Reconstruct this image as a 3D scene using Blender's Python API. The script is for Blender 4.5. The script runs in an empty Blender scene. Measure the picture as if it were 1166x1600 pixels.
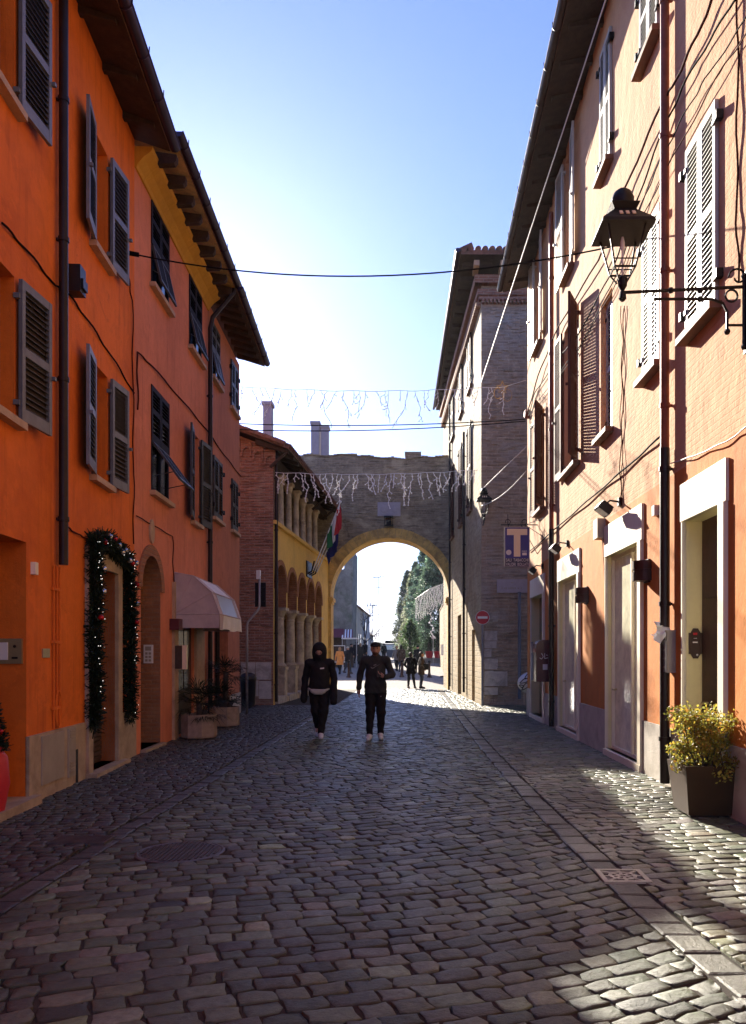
import bpy, math, random
import numpy as np
from mathutils import Vector
random.seed(7); RNG = np.random.default_rng(7)
S = bpy.context.scene
COL = S.collection
R_ = math.radians
# ------------------------------------------------------------------ camera, sky, sun, exposure
F, CX, CH, H = 1250.0, 650.0, 1022.0, 1.58      # focal length and vanishing point measured on the 1166 x 1600 photo, eye height
cam = bpy.data.cameras.new('camera'); camo = bpy.data.objects.new('camera', cam); COL.objects.link(camo)
camo.location = (0, 0, H); camo.rotation_euler = (R_(90), 0, 0)
cam.sensor_fit = 'HORIZONTAL'; cam.sensor_width = 36; cam.lens = 36*F/1166
cam.shift_x = -(CX-583)/1166; cam.shift_y = (CH-800)/1166
cam.clip_start = .05; cam.clip_end = 9000
S.camera = camo
SUN_EL, SUN_AZ = 21.9, -17.1                      # degrees; azimuth from the street axis (+Y), negative = left
wd = bpy.data.worlds.new('World'); S.world = wd; wd.use_nodes = True
nt = wd.node_tree; nt.nodes.clear()
sky = nt.nodes.new('ShaderNodeTexSky'); sky.sky_type = 'NISHITA'; sky.sun_disc = False
sky.sun_elevation = R_(SUN_EL); sky.sun_rotation = R_(SUN_AZ)
sky.altitude = 0; sky.air_density = 1.0; sky.dust_density = .35; sky.ozone_density = 4.0
bg = nt.nodes.new('ShaderNodeBackground'); bg.inputs[1].default_value = .064
out = nt.nodes.new('ShaderNodeOutputWorld')
tint = nt.nodes.new('ShaderNodeMix'); tint.data_type = 'RGBA'; tint.blend_type = 'MULTIPLY'; tint.inputs[0].default_value = 1; tint.inputs[7].default_value = (.68, .735, 1.18, 1)
nt.links.new(sky.outputs[0], tint.inputs[6]); nt.links.new(tint.outputs[2], bg.inputs[0]); nt.links.new(bg.outputs[0], out.inputs[0])
sl = bpy.data.lights.new('sun', 'SUN'); sl.energy = 5.0; sl.angle = R_(.5); sl.color = (1, .9, .76)
so = bpy.data.objects.new('sun', sl); COL.objects.link(so); so.location = (-20, 60, 30)
sd = Vector((math.sin(R_(SUN_AZ))*math.cos(R_(SUN_EL)), math.cos(R_(SUN_AZ))*math.cos(R_(SUN_EL)), math.sin(R_(SUN_EL))))
so.rotation_euler = sd.to_track_quat('Z', 'Y').to_euler()
S.view_settings.view_transform = 'Standard'; S.view_settings.look = 'None'
S.view_settings.exposure = 1.92; S.view_settings.gamma = 1; S.view_settings.use_curve_mapping = False
S.cycles.use_denoising = True
S.cycles.max_bounces = 7; S.cycles.diffuse_bounces = 4; S.cycles.transparent_max_bounces = 8
S.cycles.sample_clamp_indirect = 6

# ------------------------------------------------------------------ materials
M = {}
def lk(t, a, b): t.links.new(a, b)
def wall_uv(t):
    """vector (along the wall, height, 0) from world position, whichever way the wall faces"""
    g = t.nodes.new('ShaderNodeNewGeometry')
    sp = t.nodes.new('ShaderNodeSeparateXYZ'); lk(t, g.outputs['Position'], sp.inputs[0])
    sn = t.nodes.new('ShaderNodeSeparateXYZ'); lk(t, g.outputs['True Normal'], sn.inputs[0])
    ab = t.nodes.new('ShaderNodeMath'); ab.operation = 'ABSOLUTE'; lk(t, sn.outputs[0], ab.inputs[0])
    gt = t.nodes.new('ShaderNodeMath'); gt.operation = 'GREATER_THAN'; gt.inputs[1].default_value = .5; lk(t, ab.outputs[0], gt.inputs[0])
    mx = t.nodes.new('ShaderNodeMix'); lk(t, gt.outputs[0], mx.inputs[0]); lk(t, sp.outputs[0], mx.inputs[2]); lk(t, sp.outputs[1], mx.inputs[3])
    cb = t.nodes.new('ShaderNodeCombineXYZ'); lk(t, mx.outputs[0], cb.inputs[0]); lk(t, sp.outputs[2], cb.inputs[1])
    return cb.outputs[0], g.outputs['Position']
def noise(t, vec, scale, detail=4, rough=.6, dist=0):
    n = t.nodes.new('ShaderNodeTexNoise'); n.inputs['Scale'].default_value = scale; n.inputs['Detail'].default_value = detail
    n.inputs['Roughness'].default_value = rough; n.inputs['Distortion'].default_value = dist
    if vec is not None: lk(t, vec, n.inputs['Vector'])
    return n.outputs['Fac']
def ramp(t, fac, stops):
    r = t.nodes.new('ShaderNodeValToRGB'); e = r.color_ramp.elements
    while len(e) < len(stops): e.new(.5)
    for k, (p, c) in enumerate(stops):
        e[k].position = p; e[k].color = (*c, 1) if len(c) == 3 else c
    lk(t, fac, r.inputs[0]); return r.outputs[0]
def mixc(t, fac, a, b, mode='MIX'):
    m = t.nodes.new('ShaderNodeMix'); m.data_type = 'RGBA'; m.blend_type = mode
    for i, v in ((0, fac), (6, a), (7, b)):
        if hasattr(v, 'is_output'): lk(t, v, m.inputs[i])
        elif i == 0: m.inputs[0].default_value = v
        else: m.inputs[i].default_value = (*v, 1)
    return m.outputs[2]
def bumpn(t, hgt, strength, dist, prev=None):
    b = t.nodes.new('ShaderNodeBump'); b.inputs['Strength'].default_value = strength; b.inputs['Distance'].default_value = dist
    lk(t, hgt, b.inputs['Height'])
    if prev is not None: lk(t, prev, b.inputs['Normal'])
    return b.outputs[0]
def base(name, rough=.7, metal=0, spec=.4):
    m = bpy.data.materials.new(name); m.use_nodes = True; t = m.node_tree
    p = t.nodes['Principled BSDF']; p.inputs['Roughness'].default_value = rough; p.inputs['Metallic'].default_value = metal
    p.inputs['Specular IOR Level'].default_value = spec
    return m, t, p
def sc(c, k): return tuple(min(1, max(0, v*k)) for v in c)
def mk(name, col, rough=.7, metal=0, var=.18, vs=2.5, bump=0, bs=60, spec=.35, grime=None):
    m, t, p = base(name, rough, metal, spec)
    g = t.nodes.new('ShaderNodeNewGeometry'); pos = g.outputs['Position']
    f = noise(t, pos, vs, 6, .65)
    c = ramp(t, f, [(.28, sc(col, 1-var)), (.5, col), (.72, sc(col, 1+var))])
    if grime:
        gf = noise(t, pos, vs*.45, 8, .7, .6)
        gr = ramp(t, gf, [(.48, (0, 0, 0)), (.66, (1, 1, 1))])
        c = mixc(t, gr, c, mixc(t, grime[1], c, grime[0]))
    lk(t, c, p.inputs['Base Color'])
    if bump:
        lk(t, bumpn(t, noise(t, pos, bs, 5, .7), bump, .02), p.inputs['Normal'])
    M[name] = m; return m
def plaster(name, col, alt, bump=.35, streak=.5):
    """painted render: blotches of a second tone, rain streaks with their own shape, fine grain"""
    m, t, p = base(name, .88, 0, .25)
    uv, pos = wall_uv(t)
    f = noise(t, pos, .55, 7, .62, .4); c = ramp(t, f, [(.35, alt), (.55, col), (.75, sc(col, 1.12))])
    f2 = noise(t, pos, 6, 5, .7); c = mixc(t, .35, c, ramp(t, f2, [(.3, sc(col, .78)), (.6, sc(col, 1.08))]))
    mp = t.nodes.new('ShaderNodeMapping'); mp.inputs['Scale'].default_value = (3.2, .22, 1); lk(t, uv, mp.inputs[0])
    s = noise(t, mp.outputs[0], 2.2, 6, .7); c = mixc(t, ramp(t, s, [(.52, (0, 0, 0)), (.78, (streak,)*3)]), c, sc(alt, .72))
    f3 = noise(t, pos, .33, 9, .72, .25); c = mixc(t, ramp(t, f3, [(.545, (0, 0, 0)), (.56, (.22,)*3)]), c, sc(col, 1.35))
    f4 = noise(t, pos, .9, 10, .78, 1.2); c = mixc(t, ramp(t, f4, [(.60, (0, 0, 0)), (.66, (.4,)*3)]), c, sc(alt, .6))
    lk(t, c, p.inputs['Base Color'])
    b = bumpn(t, noise(t, pos, 3.5, 4, .6), .35, .03)
    lk(t, bumpn(t, noise(t, pos, 55, 5, .75), bump, .01, b), p.inputs['Normal'])
    M[name] = m; return m
def brick(name, c1, c2, mortar, bw=.26, bh=.068, ms=.011, bump=.7, blotch=None, bl=(.5, .62), dark=None, rough=.9, painted=None, wob=.02, hstreak=.0):
    m, t, p = base(name, rough, 0, .2)
    uv, pos = wall_uv(t)
    wn = t.nodes.new('ShaderNodeTexNoise'); wn.inputs['Scale'].default_value = 2.3; lk(t, pos, wn.inputs['Vector'])
    vm = t.nodes.new('ShaderNodeVectorMath'); vm.operation = 'MULTIPLY_ADD'; vm.inputs[1].default_value = (wob*2, wob*2, 0); lk(t, wn.outputs['Color'], vm.inputs[0]); lk(t, uv, vm.inputs[2])
    b = t.nodes.new('ShaderNodeTexBrick'); b.inputs['Scale'].default_value = 1; b.inputs['Brick Width'].default_value = bw
    b.inputs['Row Height'].default_value = bh; b.inputs['Mortar Size'].default_value = ms; b.inputs['Mortar Smooth'].default_value = .4; b.inputs['Bias'].default_value = -.1
    for k, v in (('Color1', c1), ('Color2', c2), ('Mortar', mortar)): b.inputs[k].default_value = (*v, 1)
    lk(t, vm.outputs[0], b.inputs['Vector'])
    c = b.outputs['Color']
    f = noise(t, pos, 5, 6, .7); c = mixc(t, .55, c, ramp(t, f, [(.3, sc(c1, .55)), (.5, c2), (.72, sc(c1, 1.25))]), 'MIX')
    if painted: c = mixc(t, painted[1], c, painted[0])
    if blotch:
        g = noise(t, pos, .8, 8, .68, .5); c = mixc(t, ramp(t, g, [(bl[0], (0, 0, 0)), (bl[1], (1, 1, 1))]), c, blotch)
    if dark:
        g2 = noise(t, pos, 1.1, 8, .75, .9); c = mixc(t, ramp(t, g2, [(.56, (0, 0, 0)), (.72, (.85, .85, .85))]), c, dark)
    mph = t.nodes.new('ShaderNodeMapping'); mph.inputs['Scale'].default_value = (.9, 6.5, 1); lk(t, uv, mph.inputs[0])
    if hstreak: c = mixc(t, ramp(t, noise(t, mph.outputs[0], 1.6, 6, .75, .3), [(.50, (0, 0, 0)), (.68, (hstreak,)*3)]), c, sc(c2, .33))
    lk(t, c, p.inputs['Base Color'])
    inv = t.nodes.new('ShaderNodeMath'); inv.operation = 'SUBTRACT'; inv.inputs[0].default_value = 1; lk(t, b.outputs['Fac'], inv.inputs[1])
    n1 = bumpn(t, inv.outputs[0], bump, .015)
    n2 = bumpn(t, noise(t, pos, 2.8, 5, .65), .5, .05, n1)
    lk(t, bumpn(t, noise(t, pos, 38, 5, .75), .5, .012, n2), p.inputs['Normal'])
    M[name] = m; return m
def attr_mat(name, rough=.6, spec=.4, trans=0, bump=0, bs=40, rvar=0, var=.35, nscale=14):
    """base colour from the mesh's per-piece colour attribute 'tone' (each stone / leaf has its own tint)"""
    m, t, p = base(name, rough, 0, spec)
    a = t.nodes.new('ShaderNodeAttribute'); a.attribute_name = 'tone'
    g = t.nodes.new('ShaderNodeNewGeometry'); pos = g.outputs['Position']
    c = a.outputs['Color']
    if var:
        f = noise(t, pos, nscale, 6, .7); k = ramp(t, f, [(.25, (1-var,)*3), (.75, (1+var*.8,)*3)])
        c = mixc(t, 1, c, k, 'MULTIPLY')
    lk(t, c, p.inputs['Base Color'])
    if rvar:
        f2 = noise(t, pos, 3, 5, .7); mr = t.nodes.new('ShaderNodeMapRange'); mr.inputs[3].default_value = rough-rvar; mr.inputs[4].default_value = rough+rvar
        mr.inputs[1].default_value = .3; mr.inputs[2].default_value = .7
        lk(t, f2, mr.inputs[0]); lk(t, mr.outputs[0], p.inputs['Roughness'])
    if bump: lk(t, bumpn(t, noise(t, pos, bs, 6, .75), bump, .012), p.inputs['Normal'])
    if trans:
        tr = t.nodes.new('ShaderNodeBsdfTranslucent'); lk(t, c, tr.inputs[0])
        ms = t.nodes.new('ShaderNodeMixShader'); ms.inputs[0].default_value = trans
        o = t.nodes['Material Output']; lk(t, p.outputs[0], ms.inputs[1]); lk(t, tr.outputs[0], ms.inputs[2]); lk(t, ms.outputs[0], o.inputs[0])
    M[name] = m; return m
def emit(name, col, st):
    m, t, p = base(name, .4); p.inputs['Base Color'].default_value = (*col, 1)
    p.inputs['Emission Color'].default_value = (*col, 1); p.inputs['Emission Strength'].default_value = st
    M[name] = m
def glassy(name, col, rough=.06):
    m, t, p = base(name, rough, 0, .6); p.inputs['Base Color'].default_value = (*col, 1)
    M[name] = m

plaster('orange_paint', (.74, .178, .022), (.54, .108, .013), .45, .8)
plaster('rust_paint', (.68, .23, .115), (.52, .165, .08), .45, .8)
plaster('brown_paint', (.52, .19, .10), (.38, .14, .08), .45, .8)
plaster('yellow_paint', (.60, .33, .045), (.5, .26, .04))
plaster('apricot_paint', (.58, .20, .032), (.47, .15, .024), .35, .75)
plaster('ochre_paint', (.74, .48, .13), (.54, .33, .10), .5, .7)
brick('peach_brick', (.66, .39, .21), (.57, .32, .175), (.46, .255, .14), ms=.008, bump=.5, painted=((.62, .355, .185), .78), blotch=(.56, .31, .165), bl=(.52, .6), wob=.01)
brick('old_brick', (.40, .20, .13), (.27, .13, .085), (.42, .34, .27), bw=.3, bh=.085, blotch=(.36, .27, .2), bl=(.54, .74), ms=.018, bump=.9, hstreak=.85)
brick('pale_brick', (.48, .38, .27), (.32, .24, .16), (.46, .41, .33), bw=.34, bh=.10, blotch=(.40, .36, .30), bl=(.5, .68), dark=(.12, .10, .085), ms=.018, bump=.8, hstreak=.6)
brick('gate_brick', (.48, .385, .25), (.27, .205, .13), (.42, .37, .28), bw=.34, bh=.10, blotch=(.52, .43, .28), bl=(.48, .60), dark=(.06, .05, .04), ms=.02, bump=1, hstreak=.8)
brick('warm_brick', (.42, .19, .09), (.30, .13, .065), (.34, .22, .14), blotch=(.36, .2, .11), bl=(.55, .7), ms=.012, bump=.9)
brick('sun_stone', (.48, .37, .22), (.34, .25, .14), (.38, .30, .19), bw=.42, bh=.17, blotch=(.46, .38, .25), bl=(.47, .62), dark=(.13, .10, .07), ms=.02, bump=1, hstreak=.6)
mk('travertine', (.42, .33, .23), .65, var=.22, vs=5, bump=.4, bs=30, grime=((.22, .16, .11), .7))
mk('pale_stone', (.50, .45, .39), .75, var=.2, vs=6, bump=.5, bs=35, grime=((.25, .21, .17), .7))
mk('yellow_stone', (.64, .42, .13), .85, var=.25, vs=4, bump=.6, bs=20, grime=((.22, .14, .07), .7))
mk('column_stone', (.54, .44, .31), .8, var=.25, vs=5, bump=.5, bs=25, grime=((.2, .16, .12), .7))
mk('cream_frame', (.80, .73, .56), .55, var=.06, vs=3, bump=.1, bs=60)
mk('jamb_cream', (.74, .66, .34), .6, var=.08, vs=3, bump=.1)
mk('grey_plinth', (.48, .44, .38), .8, var=.16, vs=4, bump=.3, bs=40, grime=((.3, .26, .2), .7))
mk('dark_iron', (.018, .017, .017), .5, .6, var=.3, vs=9, bump=.2)
mk('black_plastic', (.015, .015, .017), .4, 0, var=.2, vs=6)
mk('brown_metal', (.045, .022, .016), .45, .3, var=.3, vs=6, bump=.1)
mk('rust_pipe', (.22, .055, .025), .5, .2, var=.35, vs=5, bump=.15)
mk('dark_pipe', (.026, .019, .018), .42, .4, var=.3, vs=5, bump=.15)
mk('violet_gutter', (.045, .03, .06), .35, .5, var=.2, vs=3)
mk('roof_tile', (.22, .11, .07), .85, var=.4, vs=7, bump=.5, bs=30, grime=((.09, .075, .06), .8))
mk('dark_wood', (.05, .032, .022), .75, var=.4, vs=8, bump=.4, bs=30)
mk('soffit_board', (.10, .075, .055), .8, var=.3, vs=6, bump=.3)
mk('door_wood', (.075, .032, .015), .5, var=.4, vs=9, bump=.3, bs=25)
mk('roller_brown', (.07, .05, .04), .55, var=.25, vs=8)
mk('shutter_grey', (.15, .155, .165), .45, var=.2, vs=7)  # bluish grey holds the sky sheen on frames; slats get a darker copy
mk('shutter_slat', (.05, .042, .038), .5, var=.25, vs=9)
mk('shutter_navy', (.014, .013, .019), .7, var=.3, vs=7, spec=.15)
mk('shutter_green', (.05, .05, .045), .5, var=.3, vs=7)
mk('shutter_white', (.47, .46, .41), .5, var=.08, vs=6, grime=((.5, .44, .34), .5))
mk('shutter_brown', (.085, .03, .022), .7, var=.25, vs=7, spec=.15)
mk('sill_stone', (.45, .30, .18), .7, var=.2, vs=6, bump=.3)
mk('sill_brown', (.17, .075, .04), .7, var=.25, vs=6, bump=.3)
mk('grey_metal', (.34, .34, .34), .45, .5, var=.12, vs=4)
mk('panel_grey', (.36, .32, .26), .6, .1, var=.12, vs=4)
mk('brass', (.45, .36, .2), .35, .8, var=.15, vs=8)
mk('white_plastic', (.75, .74, .72), .4, var=.05)
mk('cable_black', (.010, .009, .009), .85, var=.2, spec=.05)
mk('cable_red', (.07, .018, .012), .85, var=.2, spec=.05)
mk('cable_white', (.62, .6, .58), .6, var=.1)
mk('awning_cloth', (.47, .37, .35), .8, var=.14, vs=5, bump=.2, bs=14)
mk('awning_light', (.75, .73, .68), .55, var=.1, vs=5, bump=.2, bs=14)
glassy('awning_window', (.30, .29, .28), .38)
glassy('dark_glass', (.010, .010, .012), .16)
mk('shop_glass', (.80, .79, .60), .12, var=.22, vs=6, spec=.6)  # cream base stands in for brightness reflected and showing through the panes
mk('concrete', (.36, .27, .20), .9, var=.2, vs=9, bump=.7, bs=70, grime=((.2, .15, .11), .6))
mk('corten', (.05, .026, .011), .55, .2, var=.25, vs=3, bump=.1, bs=30)
mk('soil', (.05, .035, .025), .95, var=.3, vs=20, bump=.8)
mk('skin', (.42, .23, .16), .5, var=.08, vs=20)
mk('beard', (.07, .04, .026), .8, var=.3, vs=40)
mk('black_cloth', (.0095, .0092, .0105), .85, var=.3, vs=10, bump=.5, bs=9)
mk('dark_grey_cloth', (.026, .028, .027), .85, var=.3, vs=10, bump=.5, bs=9)
mk('shoe_white', (.60, .63, .66), .6, var=.12, vs=20)
mk('orange_cloth', (.62, .27, .08), .8, var=.2, vs=8)
mk('brown_cloth', (.06, .042, .03), .85, var=.3, vs=8)
mk('grey_cloth', (.16, .15, .15), .85, var=.2, vs=8)
mk('cream_cloth', (.40, .40, .37), .85, var=.2, vs=8)
mk('denim', (.03, .04, .065), .8, var=.3, vs=10)
mk('hair_dark', (.02, .013, .01), .6, var=.3, vs=30)
mk('hair_fair', (.3, .17, .08), .6, var=.3, vs=30)
mk('red_paint', (.22, .018, .015), .4, var=.2, vs=8, spec=.5)
mk('dark_red_paint', (.085, .012, .012), .4, var=.2, vs=8, spec=.5)
mk('sign_red', (.55, .02, .03), .35, var=.05)
mk('sign_white', (.80, .80, .78), .4, var=.04)
mk('sign_blue', (.022, .014, .20), .35, var=.1)
mk('sign_dark', (.012, .01, .05), .35, var=.1)
mk('sign_cream', (.78, .62, .42), .45, var=.06)
mk('text_pale', (.66, .60, .62), .5, var=.05)
mk('plaque_stone', (.40, .36, .37), .6, var=.1, vs=8)
mk('flag_green', (.02, .14, .05), .8, var=.1); mk('flag_white', (.68, .64, .62), .8, var=.06); mk('flag_red', (.45, .03, .035), .8, var=.1); mk('flag_blue', (.02, .025, .14), .8, var=.1)
mk('iron_cover', (.11, .105, .10), .45, .5, var=.3, vs=10, bump=.3, bs=50)
mk('cast_pale', (.42, .43, .34), .5, .1, var=.2, vs=10, bump=.2)
mk('bark', (.07, .055, .045), .9, var=.3, vs=10, bump=.6, bs=25)
mk('tower_stone', (.20, .20, .18), .9, var=.4, vs=1.6, bump=.8, bs=6, grime=((.06, .09, .05), .75))
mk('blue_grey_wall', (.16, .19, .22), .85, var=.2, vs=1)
mk('cream_wall', (.42, .40, .34), .85, var=.2, vs=1)
mk('wine_cloth', (.14, .035, .045), .8, var=.15)
mk('car_white', (.7, .7, .7), .25, var=.03, spec=.6)
mk('car_dark', (.03, .032, .045), .3, var=.1, spec=.6)
mk('tyre', (.015, .015, .015), .8)
mk('hill_green', (.16, .17, .13), .95, var=.3, vs=.01)
mk('joint_dirt', (.042, .036, .028), .95, var=.4, vs=9, bump=.7, bs=60)
mk('red_pot', (.5, .03, .04), .45, var=.1)
mk('bauble_red', (.42, .015, .02), .15, .4, var=.05); mk('bauble_silver', (.6, .6, .62), .12, .8, var=.05)
emit('fairy_bulb', (1, .97, .9), .5)
mk('icicle', (.8, .79, .76), .4, var=.1)
attr_mat('sett_stone', .42, .5, bump=.8, bs=38, rvar=.17, var=.5, nscale=20)
attr_mat('leaf', .5, .35, trans=.45, var=.2)
attr_mat('needle', .6, .3, trans=.15, var=.25)
# plaza paving: brick-like slabs, laid as one sheet
brick('plaza_paving', (.30, .27, .23), (.23, .205, .175), (.15, .13, .11), bw=.3, bh=.16, ms=.012, bump=.4)
tt = M['plaza_paving'].node_tree
for n in tt.nodes:
    if n.bl_idname == 'ShaderNodeTexBrick':
        g_ = tt.nodes.new('ShaderNodeNewGeometry'); tt.links.new(g_.outputs['Position'], n.inputs['Vector'])

# ------------------------------------------------------------------ mesh helpers
ORG = {}
def V(*a): return np.array(a if len(a) > 1 else a[0], dtype=float)
def nrm(v): v = V(v); return v/(np.linalg.norm(v)+1e-12)
class MB:
    def __init__(s): s.v = []; s.f = []; s.m = []; s.t = []; s.tone = None
    def add(s, pts, faces, mi=0, tone=None):
        o = len(s.v); s.v += [tuple(map(float, p)) for p in pts]; s.f += [tuple(i+o for i in f) for f in faces]
        s.m += [mi]*len(faces)
        if tone is not None: s.tone = True
        s.t += [tone or (1, 1, 1)]*len(pts)
    def quad(s, a, b, c, d, mi=0, tone=None): s.add([a, b, c, d], [(0, 1, 2, 3)], mi, tone)
    def hexa(s, p, mi=0): s.add(p, [(0, 3, 2, 1), (4, 5, 6, 7), (0, 1, 5, 4), (1, 2, 6, 5), (2, 3, 7, 6), (3, 0, 4, 7)], mi)
    def box(s, x0, x1, y0, y1, z0, z1, mi=0):
        s.hexa([(x0, y0, z0), (x1, y0, z0), (x1, y1, z0), (x0, y1, z0), (x0, y0, z1), (x1, y0, z1), (x1, y1, z1), (x0, y1, z1)], mi)
    def obox(s, O, U, N, u0, u1, n0, n1, z0, z1, mi=0, Z=(0, 0, 1)):
        O, U, N, Z = V(O), V(U), V(N), V(Z)
        P = lambda u, n, z: O+U*u+N*n+Z*z
        s.hexa([P(u0, n0, z0), P(u1, n0, z0), P(u1, n1, z0), P(u0, n1, z0), P(u0, n0, z1), P(u1, n0, z1), P(u1, n1, z1), P(u0, n1, z1)], mi)
    def tube(s, pts, r, n=8, mi=0, caps=True):
        pts = [V(p) for p in pts]; rs = r if hasattr(r, '__len__') else [r]*len(pts)
        ref = None; rings = []
        for i, p in enumerate(pts):
            d = nrm(pts[min(i+1, len(pts)-1)]-pts[max(i-1, 0)])
            if ref is None: ref = V(0, 0, 1) if abs(d[2]) < .9 else V(1, 0, 0)
            a = nrm(np.cross(d, ref)); b = np.cross(a, d); ref = b if np.linalg.norm(b) > 1e-6 else ref
            rings.append([p+rs[i]*(a*math.cos(2*math.pi*k/n)+b*math.sin(2*math.pi*k/n)) for k in range(n)])
        o = []; f = []
        for ring in rings: o += ring
        for i in range(len(pts)-1):
            for k in range(n): f.append((i*n+k, i*n+(k+1) % n, (i+1)*n+(k+1) % n, (i+1)*n+k))
        if caps: f.append(tuple(range(n-1, -1, -1))); f.append(tuple(range((len(pts)-1)*n, len(pts)*n)))
        s.add(o, f, mi)
    def lathe(s, c, prof, n=16, mi=0, axis=(0, 0, 1), flat=1.0):
        c = V(c); ax = nrm(axis); a = nrm(np.cross(ax, (0, 1, 0) if abs(ax[1]) < .9 else (1, 0, 0))); b = np.cross(ax, a)
        o = []; f = []
        for r, h in prof: o += [c+ax*h+r*(a*math.cos(2*math.pi*k/n)+b*flat*math.sin(2*math.pi*k/n)) for k in range(n)]
        for i in range(len(prof)-1):
            for k in range(n): f.append((i*n+k, i*n+(k+1) % n, (i+1)*n+(k+1) % n, (i+1)*n+k))
        f.append(tuple(range(n-1, -1, -1))); f.append(tuple(range((len(prof)-1)*n, len(prof)*n)))
        s.add(o, f, mi)
    def prism(s, poly, ext, mi=0):
        """poly: 3-D outline, ext: vector"""
        n = len(poly); e = V(ext); p = [V(q) for q in poly]
        s.add(p+[q+e for q in p], [tuple(range(n-1, -1, -1)), tuple(range(n, 2*n))]+[(i, (i+1) % n, n+(i+1) % n, n+i) for i in range(n)], mi)
    def ball(s, c, r, mi=0, n=10, sz=1.0):
        prof = [(max(.001, r*math.sin(math.pi*k/(n//2))), -r*sz*math.cos(math.pi*k/(n//2))) for k in range(n//2+1)]
        s.lathe(c, prof, n, mi)
    def build(s, name, mats, parent=None, smooth=False, loc=None, angle=None):
        if not isinstance(mats, (list, tuple)): mats = [mats]
        v = np.array(s.v, dtype=np.float32).reshape(-1, 3)
        if parent is not None: o3 = ORG[parent.name]
        elif loc is not None: o3 = V(loc)
        else: o3 = V((v[:, 0].min()+v[:, 0].max())/2, (v[:, 1].min()+v[:, 1].max())/2, v[:, 2].min())
        me = bpy.data.meshes.new(name); me.from_pydata((v-o3).tolist(), [], s.f)
        for m in mats: me.materials.append(M[m] if isinstance(m, str) else m)
        if len(mats) > 1: me.polygons.foreach_set('material_index', s.m)
        if smooth: me.polygons.foreach_set('use_smooth', [True]*len(s.f))
        if s.tone:
            at = me.color_attributes.new('tone', 'FLOAT_COLOR', 'POINT'); at.data.foreach_set('color', np.array([(*c, 1) for c in s.t], dtype=np.float32).ravel())
        if angle and smooth: me.set_sharp_from_angle(angle=R_(angle))
        me.update()
        ob = bpy.data.objects.new(name, me); COL.objects.link(ob)
        if parent is not None: ob.parent = parent
        else: ob.location = o3
        ORG[ob.name] = o3
        return ob
def tag(o, label, cat, group=None):
    o['label'] = label; o['category'] = cat
    if group: o['group'] = group
    return o
def kind(o, k): o['kind'] = k; return o
def thing(name, label, cat, loc, group=None):
    o = bpy.data.objects.new(name, None); COL.objects.link(o); o.location = loc; ORG[o.name] = V(loc); o.empty_display_size = .2
    return tag(o, label, cat, group)
def dup(o, loc, label, rz=None):
    def cp(q, par):
        c = q.copy(); COL.objects.link(c); ORG[c.name] = ORG[q.name]
        if par is not None: c.parent = par
        for ch in list(q.children): cp(ch, c)
        return c
    c = cp(o, None); c.location = loc; c['label'] = label
    if rz is not None: c.rotation_euler = (0, 0, rz)
    return c
def text_mb(mb, s, O, U, Z, N, h, width=None, mi=0, depth=.004):
    """lettering as extruded mesh: O lower left, U right, Z up, N out"""
    cu = bpy.data.curves.new('txt', 'FONT'); cu.body = s; cu.size = 1; cu.extrude = 0; cu.resolution_u = 3
    ob = bpy.data.objects.new('txt', cu); COL.objects.link(ob)
    dg = bpy.context.evaluated_depsgraph_get(); me = bpy.data.meshes.new_from_object(ob.evaluated_get(dg))
    vs = [(v.co.x, v.co.y) for v in me.vertices]; fs = [tuple(p.vertices) for p in me.polygons]
    bpy.data.objects.remove(ob); bpy.data.meshes.remove(me); bpy.data.curves.remove(cu)
    x0 = min(v[0] for v in vs); x1 = max(v[0] for v in vs); y1 = max(v[1] for v in vs)
    ky = h/y1; kx = width/(x1-x0) if width else ky
    O, U, Z, N = V(O), V(U), V(Z), V(N)
    mb.add([O+U*(x-x0)*kx+Z*y*ky+N*depth for x, y in vs], fs, mi)
class Wall:
    """street facade: X = a + b*Y, side=+1 faces +X (left-hand houses), -1 faces -X"""
    def __init__(s, a, b, side):
        s.a, s.b, s.side = a, b, side
        k = math.hypot(1, b); s.t = V(b/k, 1/k, 0); s.n = V(1/k, -b/k, 0)*side
    def X(s, Y): return s.a+s.b*Y
    def p(s, Y, z, o=0): return V(s.X(Y), Y, z)+s.n*o
    def Y(s, px): return s.a/((px-CX)/F-s.b)
    def YZ(s, px, py): y = s.Y(px); return y, H+(CH-py)/F*y
    def Z(s, Y, py): return H+(CH-py)/F*Y
def wbox(mb, W, y0, y1, o0, o1, z0, z1, mi=0):
    mb.hexa([W.p(y0, z0, o0), W.p(y0, z0, o1), W.p(y1, z0, o1), W.p(y1, z0, o0), W.p(y0, z1, o0), W.p(y0, z1, o1), W.p(y1, z1, o1), W.p(y1, z1, o0)], mi)
WA = Wall(-3.40, -.078, 1)
WB = Wall(-3.861, -.041, 1)
WR = Wall(3.15, -.012, -1)
WL = Wall(-5.64, .05, 1)
WS = Wall(3.255, -.05, -1)
def gz(Y): return 0 if Y < 38 else min(.85, (Y-38)*.0327)
def px2(px, Y): return (px-CX)/F*Y
def pz2(py, Y): return H+(CH-py)/F*Y
def gp(px, py): Y = F*H/(py-CH); return px2(px, Y), Y

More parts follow.
